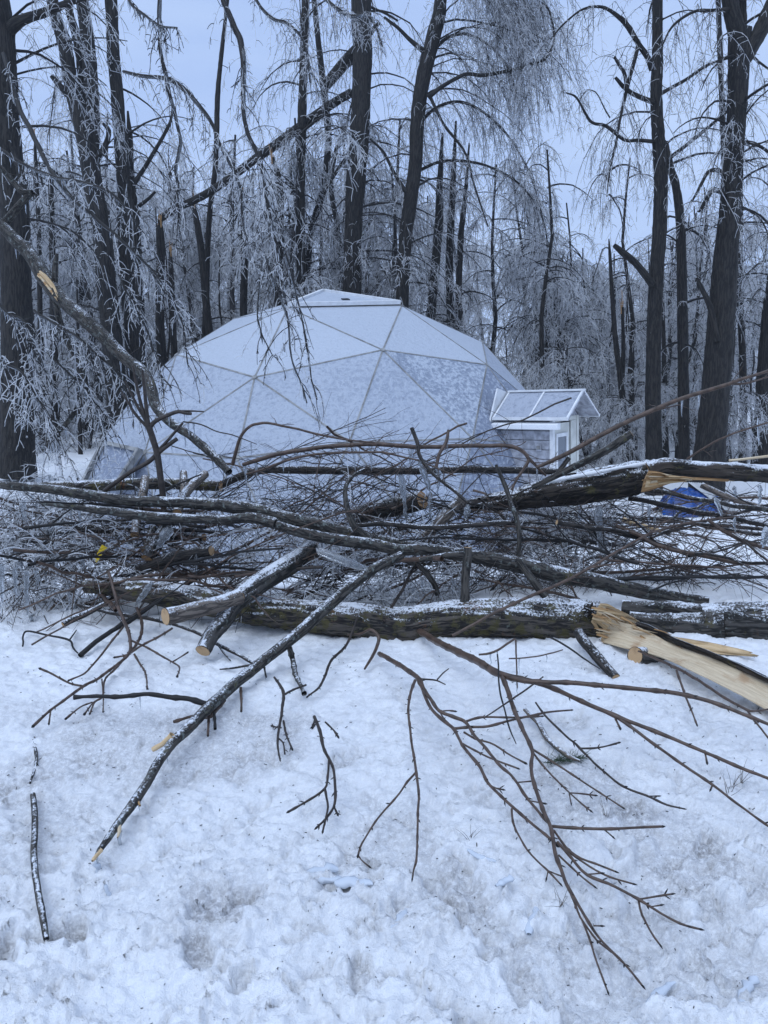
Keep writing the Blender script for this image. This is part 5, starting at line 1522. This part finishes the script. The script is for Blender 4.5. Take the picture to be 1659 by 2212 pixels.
branch('twig curving right across the snow with forked end', 'br', [(655, 402), (690, 450), (720, 482), (780, 540), (840, 592), (920, 670), (1000, 742), (1070, 780), (1140, 806), (1215, 838), (1292, 857)], [7, 9, 9, 9, 10, 9, 9, 9, 9, 8, 6], h=(.2, .15, .1, .07), mat='twig', k=7, node=.13, kids=[([(845, 598), (930, 597), (1012, 577)], [8, 7, 5], dict(h=(.12, .12))), ([(1140, 806), (1182, 806)], [6, 4], dict(h=.08))])
branch('pale broken stick lying by the green needle sprig', 'br', [(608, 432), (632, 455), (660, 482), (680, 520), (702, 552), (740, 590), (780, 622), (815, 643), (848, 656)], [18, 20, 22, 22, 22, 20, 20, 18, 8], h=(.04, .04), mat='smooth', k=9)
branch('thin straight twig dropping from the front trunk', 'br', [(490, 195), (495, 270), (500, 352), (518, 430), (540, 505), (570, 582)], [7, 8, 8, 7, 7, 4], h=(.28, .2, .12), mat='twigd', k=6)
branch('icy twig poking out under the front trunk', 'br', [(410, 195), (450, 190), (490, 175), (530, 150), (565, 128)], [8, 10, 10, 10, 8], h=(.18, .22), mat='twigr', k=7, kids=[([(570, 130), (572, 220), (576, 338)], [7, 7, 5], dict(h=(.2, .12))), ([(540, 210), (650, 205), (720, 190), (772, 175)], [6, 6, 6, 5], dict(h=(.14, .16)))], ice=2)
branch('branch forking to the right edge below the pale splinter', 'br', [(1100, 180), (1170, 210), (1230, 236), (1350, 302), (1460, 372), (1570, 435), (1620, 436), (1680, 430)], [9, 10, 12, 12, 12, 11, 9, 7], h=(.1, .14, .16, .14), mat='twigr', k=8, node=.14, kids=[([(1265, 262), (1280, 312), (1300, 370), (1325, 430), (1352, 496)], [10, 9, 9, 8, 5], dict(h=(.14, .05))), ([(1570, 437), (1600, 480), (1630, 515), (1690, 590)], [9, 8, 8, 6], dict(h=(.14, .08)))])
branch('thin twig on the snow under the right part of the torn trunk', 'br', [(720, 120), (790, 160), (880, 222), (935, 256)], [7, 8, 7, 4], h=(.08, .04), mat='twigd', k=6)
branch('short forked twig by the root of the fanned branches', 'br', [(140, 300), (190, 302), (230, 305), (265, 325)], [8, 8, 7, 5], h=(.14, .1), mat='twig', k=6, kids=[([(230, 303), (255, 275), (280, 255)], [6, 6, 4], dict(h=.13))])

# twigs hanging out of the pile over the snow at left
branch('budded twig drooping from the pile far out over the left snow', 'bl', [(470, -160), (500, -60), (515, 0), (535, 50), (552, 90), (562, 140), (560, 185), (520, 228), (470, 265), (420, 300), (360, 332), (290, 382), (220, 432), (145, 502)], [12, 13, 14, 14, 14, 13, 13, 12, 12, 12, 12, 11, 10, 12],
       d=[5.0, 4.75, 4.5, 4.3, 4.1, 3.85, 3.6, 3.4], mat='twigr', k=8, node=.09, kids=[([(360, 332), (310, 322), (265, 300), (215, 275), (175, 258)], [9, 8, 8, 8, 7]), ([(555, 190), (500, 255), (455, 300), (440, 380), (405, 400), (365, 452)], [9, 9, 8, 8, 7, 6]), ([(590, -10), (612, 50), (612, 100), (590, 150), (560, 185)], [12, 12, 12, 12, 12]), ([(745, 80), (680, 120), (600, 162), (550, 195), (498, 206)], [9, 9, 9, 8, 6]),
        ([(565, 132), (630, 162), (700, 200), (745, 228), (775, 250), (766, 288)], [8, 8, 8, 7, 7, 6]), ([(580, 192), (605, 235), (630, 280), (636, 342)], [8, 8, 7, 6]), ([(532, 75), (480, 140), (430, 205), (395, 245), (360, 280), (300, 305)], [9, 9, 9, 8, 8, 6]), ([(742, 228), (780, 205), (808, 188)], [6, 5, 5]), ([(440, 380), (410, 400), (388, 450)], [6, 6, 6]), ([(440, 300), (446, 380), (446, 440)], [6, 5, 5]), ([(220, 432), (212, 490)], [6, 6]), ([(400, 400), (350, 420), (285, 472)], [6, 6, 7])])
branch('thin crooked twig on the snow at the far left', 'bl', [(98, 158), (112, 95), (200, 110), (300, 132), (315, 165), (336, 188)], [7, 8, 9, 9, 8, 6], h=(.06, .04), mat='twigd', k=6, kids=[([(300, 132), (330, 90)], [7, 5])])
branch('stick lying on the snow between the sawn ends and the leaning branch', 'bl', [(745, 62), (800, 80), (862, 106), (940, 150), (1020, 190), (1100, 236)], [12, 14, 14, 15, 14, 12], h=(.08, .05), mat='limb', k=9, kids=[([(1100, 236), (1020, 250), (948, 260)], [10, 9, 6]), ([(945, 155), (970, 190), (995, 222)], [9, 8, 5])])
branch('long lower stick running left from under the forked log', 'bl', [(740, 60), (640, 38), (520, 22), (420, 0), (340, -20)], [16, 16, 16, 14, 12], h=(.1, .12), mat='limb', k=9)
branch('budded twig hanging from the front trunk toward the snow', 'bl', [(1545, 30), (1520, 100), (1492, 160), (1430, 222), (1402, 292), (1375, 340), (1328, 377)], [9, 10, 11, 11, 11, 10, 7], d=(4.5, 4.3, 4.05), mat='twig', k=7, node=.07)
branch('pale bent twig hanging under the front trunk', 'bl', [(1500, 110), (1560, 105), (1602, 88), (1636, 120), (1628, 160), (1610, 200), (1576, 256)], [7, 9, 12, 15, 15, 14, 9], d=(4.45, 4.25), mat='twigr', k=8)
branch('twig frozen into the snow beside the leaning branch', 'bl', [(1185, 292), (1210, 325), (1226, 365), (1220, 420), (1216, 455), (1200, 560), (1210, 650)], [8, 12, 13, 12, 11, 10, 6], h=(.14, .1, .05), mat='twig', k=7, node=.06, kids=[([(1225, 480), (1238, 545), (1262, 602)], [8, 8, 6]), ([(1226, 367), (1270, 345), (1318, 328)], [8, 8, 6]), ([(1215, 510), (1175, 503)], [7, 6]), ([(1200, 555), (1222, 575), (1230, 620)], [7, 6, 5])])
branch('forked twig standing out of the snow in the middle ground', 'bl', [(1358, 462), (1380, 520), (1402, 605), (1425, 650), (1442, 700), (1450, 800), (1442, 852), (1410, 900), (1368, 942)], [14, 14, 13, 12, 11, 12, 10, 9, 7], h=(.18, .16, .12, .07, .05), mat='twig', k=8, node=.08, kids=[([(1420, 650), (1416, 720), (1404, 772), (1330, 825), (1250, 872)], [9, 9, 10, 9, 7], dict(h=(.14, .06))), ([(1404, 772), (1416, 850), (1408, 900), (1396, 955)], [9, 9, 8, 6], dict(h=(.1, .05))), ([(1442, 852), (1458, 885)], [8, 6], dict(h=.06)), ([(1405, 486), (1440, 520), (1460, 550)], [7, 7, 6], dict(h=(.16, .14))), ([(1362, 470), (1350, 508)], [10, 7], dict(h=(.18, .14)))])
branch('dark lichened stick half sunk in the snow at lower left', 'bl', [(142, 800), (150, 880), (150, 960), (146, 1050), (152, 1130), (165, 1220), (182, 1320), (200, 1425)], [22, 26, 26, 26, 28, 28, 28, 24], h=(.012, .03, .035, .03), mat='lich', k=14, name='sunken_stick', wig=.002, amp=.003)
branch('short dark stick end sticking out of the snow above the sunken stick', 'bl', [(140, 545), (152, 600), (156, 665), (132, 745)], [16, 14, 12, 8], h=(.002, .012, .0), mat='lich', k=10, name='sunken_stick', node=.05)


# ------------------------------------------------------------------ the tangle of loose branches
def proto_branch(seed, L=1.7, r=.009, sides=4, ntw=16, arc=.18, mat='twig'):
    g = np.random.default_rng(seed)
    n = 18
    t = np.linspace(-.5, .5, n)
    y = np.cumsum(g.normal(0, .012, n)); z = arc * (.25 - t ** 2) * L + np.cumsum(g.normal(0, .010, n))
    P = np.column_stack([t * L, y - y.mean(), z - z.mean() * .5])
    R = np.linspace(r, r * .35, n)
    b = Bag()
    b.add(P[None], R[None], 7)
    main = b.mesh('loose_branch', [MT[mat]])
    b2 = Bag()
    S, T, rr = along(P[None], R[None], sides, .1, .8, g)
    D = T + g.normal(0, .45, S.shape) * np.array([.6, 1, 1])
    SP, SR = weep(S, D, g.uniform(.3, .75, sides) * L * .55, 10, np.full(sides, .15), .07, rr * .62, np.full(sides, .002), g)
    b2.add(SP, SR, 5)
    side = b2.mesh('side_branches', [MT[mat]])
    b3 = Bag()
    for PP, RR, k in ((P[None], R[None], ntw), (SP, SR, max(3, ntw // 3))):
        S, T, rr = along(PP, RR, k, .1, 1, g)
        D = T * .9 + g.normal(0, .55, S.shape)
        TP, TR = weep(S, D, g.uniform(.08, .38, len(S)), 6, np.full(len(S), .1), .10, np.minimum(rr * .5, .003), np.full(len(S), .0011), g)
        b3.add(TP, TR, 3)
    tw = b3.mesh('twigs', [MT[mat]])
    return main, side, tw


PB = [proto_branch(100 + i, 1.3 + .12 * i, (.007, .010, .014, .018, .008, .012)[i % 6], 3 + i % 3, 8 + 2 * (i % 4), .05 + .07 * (i % 4), ('twig', 'twigr', 'limb', 'twigr', 'twigd')[i % 5]) for i in range(12)]


def put_branch(p, yaw, pitch, roll, i, s, label, group):
    me = PB[i]
    o = link('loose_branch', me[0], None, tuple(p), label, 'branch', group)
    o.rotation_euler = (roll, pitch, yaw)
    o.scale = (s, s, s)
    link('side_branches', me[1], o, kind='stuff')
    link('twigs', me[2], o, kind='stuff')


g = np.random.default_rng(91)
ZONES = [   # (count, x0, x1, y0, y1, d0, d1, yaw spread, pitch mean, pitch spread, label, group)
    (46, 300, 1150, 1090, 1285, 5.05, 6.3, 55, 0, 22, 'thin bare branch tangled in the middle of the brush pile', 'thin branches in the middle of the pile'),
    (22, 430, 1120, 985, 1110, 5.4, 6.2, 50, 0, 26, 'thin bare branch lying on the crest of the brush pile', 'thin branches on the crest of the pile'),
    (20, 250, 1200, 1120, 1270, 5.1, 5.8, 60, 0, 12, 'medium bare branch lying crosswise in the brush pile', 'medium branches crossing in the pile'),
    (60, 1120, 1720, 1085, 1265, 5.1, 7.2, 40, 9, 13, 'long thin branch of the brush spread at right over the snow', 'thin branches spread at right'),
    (30, -40, 330, 1090, 1300, 5.2, 6.6, 40, 6, 18, 'thin bare branch in the icy brush at the left', 'thin branches in the brush at left'),
]
for (n, x0, x1, y0, y1, d0, d1, ysp, pm, psp, lb, gr) in ZONES:
    for k in range(n):
        t = g.random()
        y = y0 + (y1 - y0) * t
        dd = d1 + (d0 - d1) * np.clip(t + g.normal(0, .2), 0, 1)
        p = at(g.uniform(x0, x1), y, dd)
        if p[2] < float(ground_z(p[0], p[1])) + .05:
            p[2] = float(ground_z(p[0], p[1])) + g.uniform(.05, .2)
        put_branch(p, math.radians(float(np.clip(g.normal(0, ysp), -58, 58)) + (180 if g.random() < .4 else 0)), math.radians(float(np.clip(g.normal(pm, psp), -26, 28))), math.radians(g.uniform(-60, 60)), int(g.choice([3, 9, 2, 8])) if lb.startswith('medium') else int(g.choice([0, 4, 6, 10, 1])) if 'crest' in lb else int(g.integers(0, 12)), g.uniform(.55, 1.0), lb, gr)


# icy twig clumps frozen into the pile and standing at its left
def icy_clump(label, spots, n, L, mats, seed, r=.0035, up=.3, ice=14, il=.16, cat='brush', name='icy_brush'):
    g = np.random.default_rng(seed)
    C = np.array([at(x, y, d) for x, y, d in spots])
    ii = g.integers(0, len(C), n)
    S = C[ii] + g.normal(0, .16, (n, 3)) * np.array([1.3, 1, .8])
    gz = ground_z(S[:, 0], S[:, 1])
    S[:, 2] = np.maximum(S[:, 2], gz + .02)
    D = g.normal(0, 1, (n, 3)) * np.array([1.2, .7, .55]) + np.array([0, 0, up])
    P, R = weep(S, D, g.uniform(.3, 1, n) * L, 7, np.full(n, 1.3), .12, np.full(n, r), np.full(n, r * .5), g)
    P[:, :, 2] = np.maximum(P[:, :, 2], ground_z(P[:, :, 0], P[:, :, 1]) + .01)
    b = Bag()
    mi = g.integers(0, len(mats), n)
    b.add(P, R, 4, mi)
    S2, T2, _ = along(P, R, 5, .1, 1, g)
    P2, R2 = weep(S2, T2 * .5 + g.normal(0, .7, S2.shape), g.uniform(.03, .12, len(S2)), 3, np.full(len(S2), .9), .1, np.full(len(S2), r * .7), np.full(len(S2), r * .4), g)
    b.add(P2, R2, 3, g.integers(0, len(mats), len(S2)))
    org = C.mean(0)
    e = link(name, b.mesh(name, [MT[m] for m in mats], org), None, tuple(org), label, cat, kind='stuff')
    b = Bag()
    for k in g.integers(0, n, ice):
        ice_bag(b, P[k], R[k], g, 0, 1, 3, il)
    link('icicles', b.mesh('icicles', [MT['glass']], org), e, kind='stuff')


icy_clump('frost-grey twigs frozen together at the left end of the pile', [(20, 1090, 6.6), (80, 1150, 6.2), (30, 1230, 5.8), (130, 1220, 5.7), (180, 1130, 6.2), (70, 1290, 5.5), (220, 1210, 5.6), (-30, 1180, 5.9), (120, 1070, 6.6)], 900, .5, ['ice', 'ice2', 'twig', 'ice'], 301, .0042, .2, 60, .22)
icy_clump('glassy frozen twigs in the hollow under the crossing branches', [(640, 1220, 5.3), (760, 1230, 5.3), (880, 1225, 5.3), (700, 1180, 5.5), (820, 1180, 5.5), (950, 1230, 5.3), (560, 1180, 5.6), (470, 1230, 5.5)], 620, .4, ['ice2', 'ice', 'twigd', 'ice', 'ice'], 302, .0038, .1, 30, .14)
icy_clump('ice-crusted twigs below the propped broken trunk', [(1130, 1150, 6.0), (1220, 1160, 6.0), (1180, 1100, 6.3), (1280, 1120, 6.3), (1100, 1200, 5.7), (1240, 1220, 5.6)], 560, .42, ['ice', 'ice', 'twigd', 'ice2', 'ice'], 303, .004, .2, 40, .2)
icy_clump('dark fine twigs matted in the left middle of the pile', [(380, 1130, 5.9), (470, 1110, 6.0), (560, 1080, 6.0), (300, 1160, 5.9), (420, 1190, 5.6), (660, 1090, 5.9)], 260, .6, ['twigd', 'twig', 'twig', 'ice2'], 304, .003, .2, 10, .1)
icy_clump('dark fine twigs matted in the right middle of the pile', [(760, 1080, 5.8), (900, 1090, 5.7), (1010, 1150, 5.5), (1060, 1210, 5.4), (860, 1150, 5.5), (1180, 1230, 5.3), (1330, 1200, 5.6), (1450, 1220, 5.5)], 300, .6, ['twigd', 'twig', 'twigr'], 305, .003, .15, 10, .1)


m, t, bs = base_mat('milky_ice')
bs.inputs['Base Color'].default_value = (.74, .80, .88, 1); bs.inputs['Roughness'].default_value = .25; bs.inputs['Transmission Weight'].default_value = .25; bs.inputs['IOR'].default_value = 1.31
MT['snowice'] = m
# single large icicles and pieces of ice in the pile
def icicle(label, z, p0, p1, w, d, bend=.0):
    mt = 'snowice' if 'leaning branch tip' in label or 'tip of the leaning' in label else 'glass'
    A, B = trace(z, [p0, p1], d)
    g = np.random.default_rng(int(p0[0] * 7 + p0[1]) % 997)
    n = 14
    t = np.linspace(0, 1, n)[:, None]
    P = A * (1 - t) + B * t + g.normal(0, .003, (n, 3)) + np.array([bend, 0, 0]) * np.sin(t * math.pi)
    R = px2m(A, w * ZS[z][2]) * .5 * np.interp(t[:, 0], [0, .15, .5, .85, 1], [.6, 1, .8, .55, .06]) * (1 + .18 * g.normal(0, 1, n))
    V, q, tc, _ = tubes(P[None], np.abs(R)[None], 9)
    link('icicle', mesh_np('icicle', V - A, [q], tc, [MT[mt]]), None, tuple(A), label, 'icicle', None)


for lb, z, a, b, w, d in [
        ('long clear icicle hanging before the short snowy log', 'pm', (800, 240), (832, 492), 34, 5.3),
        ('lumpy icicle hanging under the bowed branch right of centre', 'pm', (905, 150), (960, 330), 44, 5.35),
        ('thin icicle below the lumpy icicle', 'pm', (962, 330), (958, 480), 22, 5.35),
        ('short icicle at the left end of the propped trunk', 'pm', (1165, 400), (1150, 480), 40, 5.2),
        ('icicle under the level pole near the right of the dome', 'pm', (1010, 200), (1000, 350), 22, 5.6),
        ('long ice drip hanging from the brush below the propped trunk', 'pr', (735, 400), (745, 660), 44, 5.6),
        ('thin icicle straight below the middle of the propped trunk', 'pr', (632, 400), (630, 560), 16, 5.65),
        ('clear ice drip before the corrugated sheet', 'b', (1110, 560), (1185, 760), 52, 5.2),
        ('ice drip at the far right below the propped trunk', 'b', (1580, 430), (1565, 640), 46, 5.2),
        ('icicle hanging left of the corrugated sheet', 'b', (1300, 440), (1325, 560), 36, 5.25),
        ('large ice lump at the right edge of the brush', 'b', (1650, 880), (1600, 1080), 90, 5.1),
        ('ice drip on the flat branch at right', 'b', (1310, 760), (1316, 940), 30, 5.2),
        ('icicle hanging down the front log left of the forked log', 'pl', (830, 820), (735, 945), 40, 4.72),
        ('broad ice tongue on the left pile logs', 'pl', (925, 520), (850, 640), 56, 5.2),
        ('icicle at the far left of the brush', 'pl', (10, 720), (14, 930), 30, 5.2),
        ('second icicle from the left edge of the brush', 'pl', (78, 740), (88, 900), 28, 5.2),
        ('third icicle from the left edge of the brush', 'pl', (142, 760), (150, 1000), 34, 5.1),
        ('icicle right of the three left edge icicles', 'pl', (200, 760), (205, 850), 26, 5.1),
        ('stout icicle beside the thin trunks at far right', 'mr', (1615, 600), (1620, 720), 12, 9.0),
        ('icicle hanging from the tip of the leaning branch', 'bl', (412, 1085), (450, 1190), 26, 2.36),
        ('slanting lower piece of the icicle at the leaning branch tip', 'bl', (452, 1190), (510, 1340), 20, 2.25),
        ('thin icicle hanging from the frozen twig', 'bl', (1190, 600), (1196, 730), 18, 3.3)]:
    icicle(lb, z, a, b, w, d)

# plate of clear ice wedged under the crossing branches
A = trace('pm', [(335, 630), (400, 640), (520, 690), (640, 740), (650, 765), (520, 735), (400, 690), (345, 665)], [4.9, 4.88, 4.85, 4.85, 4.82, 4.82, 4.84, 4.86])
nn = np.array([.1, -.8, .6]); nn = nn / np.linalg.norm(nn)
V, F = prism(A, .02, nn)
poly_obj('ice_plate', V, F, MT['glass'], None, A[0], .006, label='plate of clear ice wedged under the crossing branches', cat='ice plate')
# yellow ribbon on the left brush
A = trace('pl', [(555, 615), (585, 632), (560, 650), (545, 690), (522, 715), (515, 690), (530, 660), (540, 640)], [5.5])
V, F = prism(A, .004, (0, -1, 0))
ym = plain('yellow_plastic', (.75, .52, .02), rough=.4, var=.1)
poly_obj('ribbon', V, F, ym, None, A[0], label='small yellow plastic ribbon caught in the left brush', cat='ribbon')


# ------------------------------------------------------------------ near branches sheathed in ice, hanging into the picture
def icy_hang(label, z, pts, w, d, nb, lb, ntw, lt, seed, kids=(), il=.12, nice=40, rb=.0048, rt=.0048, up=0):
    P = trace(z, pts, d)
    R = np.maximum(radii(P, w, ZS[z][2]), .002)
    Q, Rq = resample(P, R, .04, 12, 120)
    Q = Q + .012 * fbm(Q * 5 + seed, 2)[:, None] * np.array([1, .4, .6])
    g = np.random.default_rng(seed)
    org = Q[0].copy()
    V, F, tc = bark_tube(Q, Rq, 7, .001, seed, .1)
    e = link('hanging_branch', mesh_np('hanging_branch', V - org, [F], tc, [MT['twigd']]), None, tuple(org), label, 'branch', 'ice-sheathed branches hanging near us')
    b = Bag()                                     # ice sheath along the underside
    sh = Q + np.array([.3, -.2, -1.0]) * (Rq * .75)[:, None]
    b.add(sh[None], (Rq * .95 * (1 + .3 * fbm(Q * 14, 2)))[None], 6)
    link('ice_sheath', b.mesh('ice_sheath', [MT['glass']], org), e)
    b = Bag()
    weeping_crown(b, Q[None], Rq[None], nb, lb, ntw, lt, g, rb=rb, rt=rt, ice_share=.72, droop=2.2, dense_end=.03, sides=4)
    link('icy_twigs', b.mesh('icy_twigs', CROWN_MATS, org), e, kind='stuff')
    b = Bag()
    ice_bag(b, Q, Rq, g, 0, 1, nice, il)
    link('icicles', b.mesh('icicles', [MT['glass']], org), e, kind='stuff')


HANG = [
    ('long iced branch sweeping down from the massive left trunk across to the dome edge', 'tl', [(15, 230), (40, 330), (60, 400), (100, 500), (150, 600), (200, 700), (250, 780), (320, 865), (400, 930), (460, 985), (520, 1030), (620, 1130), (700, 1220)], [18, 18, 20, 20, 20, 19, 18, 17, 16, 14, 12, 10, 7], (10, 9, 8.5), 34, .6, 8, .13),
    ('iced branch hanging straight down from the top left of the dome', 'tl', [(690, -60), (690, 100), (690, 200), (710, 310), (730, 400), (755, 500), (780, 600), (770, 670), (760, 740), (768, 820), (770, 900), (776, 1010)], [18, 18, 17, 17, 16, 15, 14, 13, 12, 11, 10, 7], (9.2, 9), 40, .5, 8, .12),
    ('iced bough arching over and down above the left dome slope', 'tl', [(530, 308), (600, 325), (690, 335), (740, 345), (800, 390), (880, 480), (930, 570), (960, 640), (1010, 740), (1040, 830), (1048, 930), (1056, 1010)], [10, 12, 14, 16, 16, 15, 14, 14, 12, 11, 9, 7], (10.5, 10), 56, .7, 9, .14),
    ('thick iced branch falling from the top down over the dome', 'tl', [(955, -40), (980, 40), (1010, 110), (1040, 180), (1052, 260), (1050, 400), (1056, 500), (1070, 570), (1100, 640), (1130, 720), (1145, 810), (1160, 900), (1190, 1050), (1215, 1200), (1235, 1320)], [22, 24, 26, 26, 24, 20, 18, 18, 16, 16, 14, 13, 11, 9, 7], (9.4, 9, 8.6), 60, .7, 9, .14),
    ('iced twig hanging in front of the dome, left of its vent', 'ml', [(1150, -100), (1180, 0), (1215, 90), (1240, 170), (1250, 250), (1262, 350), (1300, 450), (1325, 535)], [9, 9, 9, 8, 8, 7, 6, 5], (8.4, 8.2), 16, .5, 7, .11),
    ('second iced twig hanging in front of the dome below its vent', 'ml', [(1225, -140), (1260, -20), (1290, 100), (1310, 200), (1330, 330), (1345, 420), (1370, 520)], [8, 8, 7, 7, 6, 6, 4], (8.5, 8.2), 14, .5, 7, .11),
    ('third, shortest iced twig over the dome left of the other two', 'ml', [(1130, -80), (1120, 40), (1112, 140), (1135, 240), (1180, 330)], [7, 7, 6, 6, 4], (8.6, 8.3), 12, .4, 7, .1),
    ('short iced spray at the top left of the picture', 'tl', [(540, -40), (570, 20), (620, 60), (690, 110), (765, 120)], [12, 11, 10, 9, 6], (8.5, 8.2), 14, .35, 6, .1),
    ('iced branch drooping right from behind the massive left trunk', 'tl', [(-20, 630), (40, 672), (100, 710), (180, 745), (250, 768), (330, 782), (400, 800), (470, 830), (520, 870), (570, 940), (620, 1010)], [14, 13, 12, 12, 12, 11, 11, 10, 9, 8, 6], (9.0, 8.6), 30, .7, 8, .13),
    ('iced branch arching left of the hanging grey branch', 'ml', [(150, 130), (200, 170), (240, 200), (330, 250), (420, 320), (500, 400), (540, 470), (560, 540)], [10, 10, 10, 10, 9, 8, 7, 5], (7.6, 7.2), 44, .55, 9, .12),
    ('iced spray falling at the left edge beside the massive trunk', 'ml', [(-20, 90), (40, 150), (90, 170), (130, 220), (150, 330), (160, 440)], [12, 12, 11, 10, 8, 6], (7.8, 7.6), 40, .6, 9, .12),
    ('lower iced spray at the left edge near the brush', 'ml', [(-30, 330), (30, 370), (90, 400), (140, 470), (190, 560), (220, 640), (260, 720)], [10, 10, 10, 9, 8, 7, 5], (7.4, 7.0), 44, .6, 9, .12),
    ('iced twig hanging past the grey branch toward the dome edge', 'ml', [(510, -20), (550, 60), (590, 130), (640, 230), (670, 330), (695, 410), (740, 470)], [10, 10, 10, 9, 8, 7, 5], (8.6, 8.2), 30, .6, 8, .12),
    ('iced twig before the left dome slope', 'ml', [(640, -60), (700, 40), (750, 90), (785, 170), (800, 260), (810, 370)], [8, 8, 8, 7, 6, 5], (9, 8.6), 26, .55, 8, .12),
    ('iced twigs in the thicket right of the massive left trunk', 'ml', [(230, 340), (290, 400), (350, 450), (400, 520), (440, 620), (460, 700)], [9, 9, 8, 8, 7, 5], (7.6, 7.4), 36, .55, 9, .12),
    ('iced bough at the top middle beside the slender trunk', 'tl', [(1080, -60), (1120, 20), (1180, 80), (1240, 100), (1300, 160), (1330, 260), (1340, 360)], [12, 12, 12, 11, 10, 8, 6], (14, 13.5), 40, .9, 9, .16),
    ('iced spray at the top in front of the thick middle trunk', 'tl', [(1380, -30), (1450, 30), (1520, 70), (1570, 60), (1620, 110), (1650, 200)], [14, 13, 12, 11, 9, 6], (14, 13.5), 40, .9, 9, .16),
]
for i, a in enumerate(HANG):
    icy_hang(*a, seed=400 + i)

# ------------------------------------------------------------------ small things on the snow
g = np.random.default_rng(77)
n = 800                                           # bark crumbs, seeds and needle bits
y = 1.6 + 3.0 * g.random(n) ** 1.2
x = g.uniform(-.55, .55, n) * (y + .3)
zz_ = ground_z(x, y) + snow_detail(x, y)[0]
a = g.uniform(0, np.pi, n); L = g.uniform(.0015, .0055, n) * np.clip(y / 2.6, .5, 1.2)
S = np.stack([x, y, zz_ + .002], -1)
D = np.stack([np.cos(a), np.sin(a), g.normal(0, .3, n)], -1)
P = np.stack([S - D * L[:, None], S + D * L[:, None]], 1)
b = Bag(); b.add(P, np.stack([np.minimum(L * .4, .0016)] * 2, 1), 4)
link('litter', b.mesh('litter', [MT['twigd']]), None, (0, 0, 0), 'dark bark crumbs and seeds strewn on the snow', 'litter', None, 'stuff')

# pieces of fallen ice lying on the snow
def ice_piece(i, px, py, L, r, yaw, label):
    gq = np.random.default_rng(600 + i)
    p = onz(px, py, .01)
    p[2] = float(ground_z(p[0], p[1]) + snow_detail(np.array([p[0]]), np.array([p[1]]))[0][0]) + r * .2
    n = 9
    t = np.linspace(-.5, .5, n)
    P = np.column_stack([t * L, .06 * L * np.sin(t * 4 + i), gq.normal(0, r * .1, n)])
    R = r * np.interp(t, [-.5, -.46, 0, .45, .5], [.45, .8, 1, .8, .35]) * (1 + .2 * gq.normal(0, 1, n))
    V, q, tc, _ = tubes(P[None], np.abs(R)[None], 8)
    V[:, 2] *= .6
    V = V + r * .45 * np.stack([vn(V * 45 + i), vn(V * 45 + i + 20), vn(V * 45 + i + 40)], -1)
    o = link('ice_piece', mesh_np('ice_piece', V, [q], tc, [MT['snowice']]), None, tuple(p), label, 'ice', 'pieces of fallen ice on the snow')
    o.rotation_euler = (0, 0, yaw)


for i, (px, py, L, r, yaw) in enumerate([(690, 1875, .16, .020, .1), (722, 1896, .15, .018, -.3), (764, 1908, .16, .022, -.15), (1150, 1990, .14, .012, 1.3), (860, 1980, .13, .014, 1.2), (1040, 1860, .14, .010, -.7), (1425, 2130, .15, .011, .5), (1090, 1930, .09, .012, .5), (1620, 2130, .16, .014, .9)]):
    ice_piece(i, px, py, L * .8, r, yaw, 'small broken piece of pale ice lying on the trodden snow')

# green needle sprig by the pale stick
c = onz(829.5 + 390, 1316.7 + 325, .03)
g = np.random.default_rng(5)
gm = plain('needle_green', (.035, .06, .03), rough=.5)
n = 130
ax0 = np.array([.16, .03, .0])
tt = g.random(n)
S = c + (tt[:, None] - .5) * ax0 + g.normal(0, .004, (n, 3))
D = unit(np.array([.5, .2, .12]) + g.normal(0, .8, (n, 3)) * np.array([1, 1, .35]))
P = np.stack([S, S + D * g.uniform(.03, .07, (n, 1))], 1)
b = Bag(); b.add(P, np.stack([np.full(n, .0011), np.full(n, .0005)], 1), 3)
b.add((c + np.linspace(-.5, .5, 6)[:, None] * ax0)[None], np.full((1, 6), .002), 5)
link('needle_sprig', b.mesh('needle_sprig', [gm], c), None, tuple(c), 'small green conifer needle sprig on the snow', 'sprig')
# dry grass blades poking through the snow
for i, (px, py) in enumerate([(1580, 1700), (1572, 1720), (1600, 1690), (1310, 1770), (1010, 1820), (1210, 1960)]):
    c = onz(px, py, .02)
    gq = np.random.default_rng(800 + i)
    n = 7
    S = c + gq.normal(0, .006, (n, 3)) * np.array([1, 1, .2])
    P, R = weep(S, np.array([0, 0, 1.0]) + gq.normal(0, .4, (n, 3)), gq.uniform(.04, .1, n), 5, np.full(n, .5), .1, np.full(n, .0012), np.full(n, .0004), gq)
    b = Bag(); b.add(P, R, 3)
    link('grass_tuft', b.mesh('grass_tuft', [MT['smooth']], c), None, tuple(c), 'few dry grass blades poking through the snow', 'grass', 'dry grass tufts in the snow')


# ------------------------------------------------------------------ thin freezing haze in the wood
hm = bpy.data.materials.new('freezing_haze')
hm.use_nodes = True
ht = hm.node_tree
ht.nodes.remove(ht.nodes['Principled BSDF'])
pv = ht.nodes.new('ShaderNodeVolumePrincipled')
pv.inputs['Color'].default_value = (.86, .90, .97, 1)
pv.inputs['Density'].default_value = .0011
ht.links.new(pv.outputs[0], ht.nodes['Material Output'].inputs['Volume'])
V = [(x, y, z) for z in (-3.2, 17.0) for x, y in ((-420, -30), (420, -30), (420, 175), (-420, 175))]
me = bpy.data.meshes.new('haze')
me.from_pydata(V, [], [[3, 2, 1, 0], [4, 5, 6, 7], [0, 1, 5, 4], [1, 2, 6, 5], [2, 3, 7, 6], [3, 0, 4, 7]])
me.materials.append(hm)
link('haze', me, kind='stuff', label='thin cold haze hanging in the frozen woods')
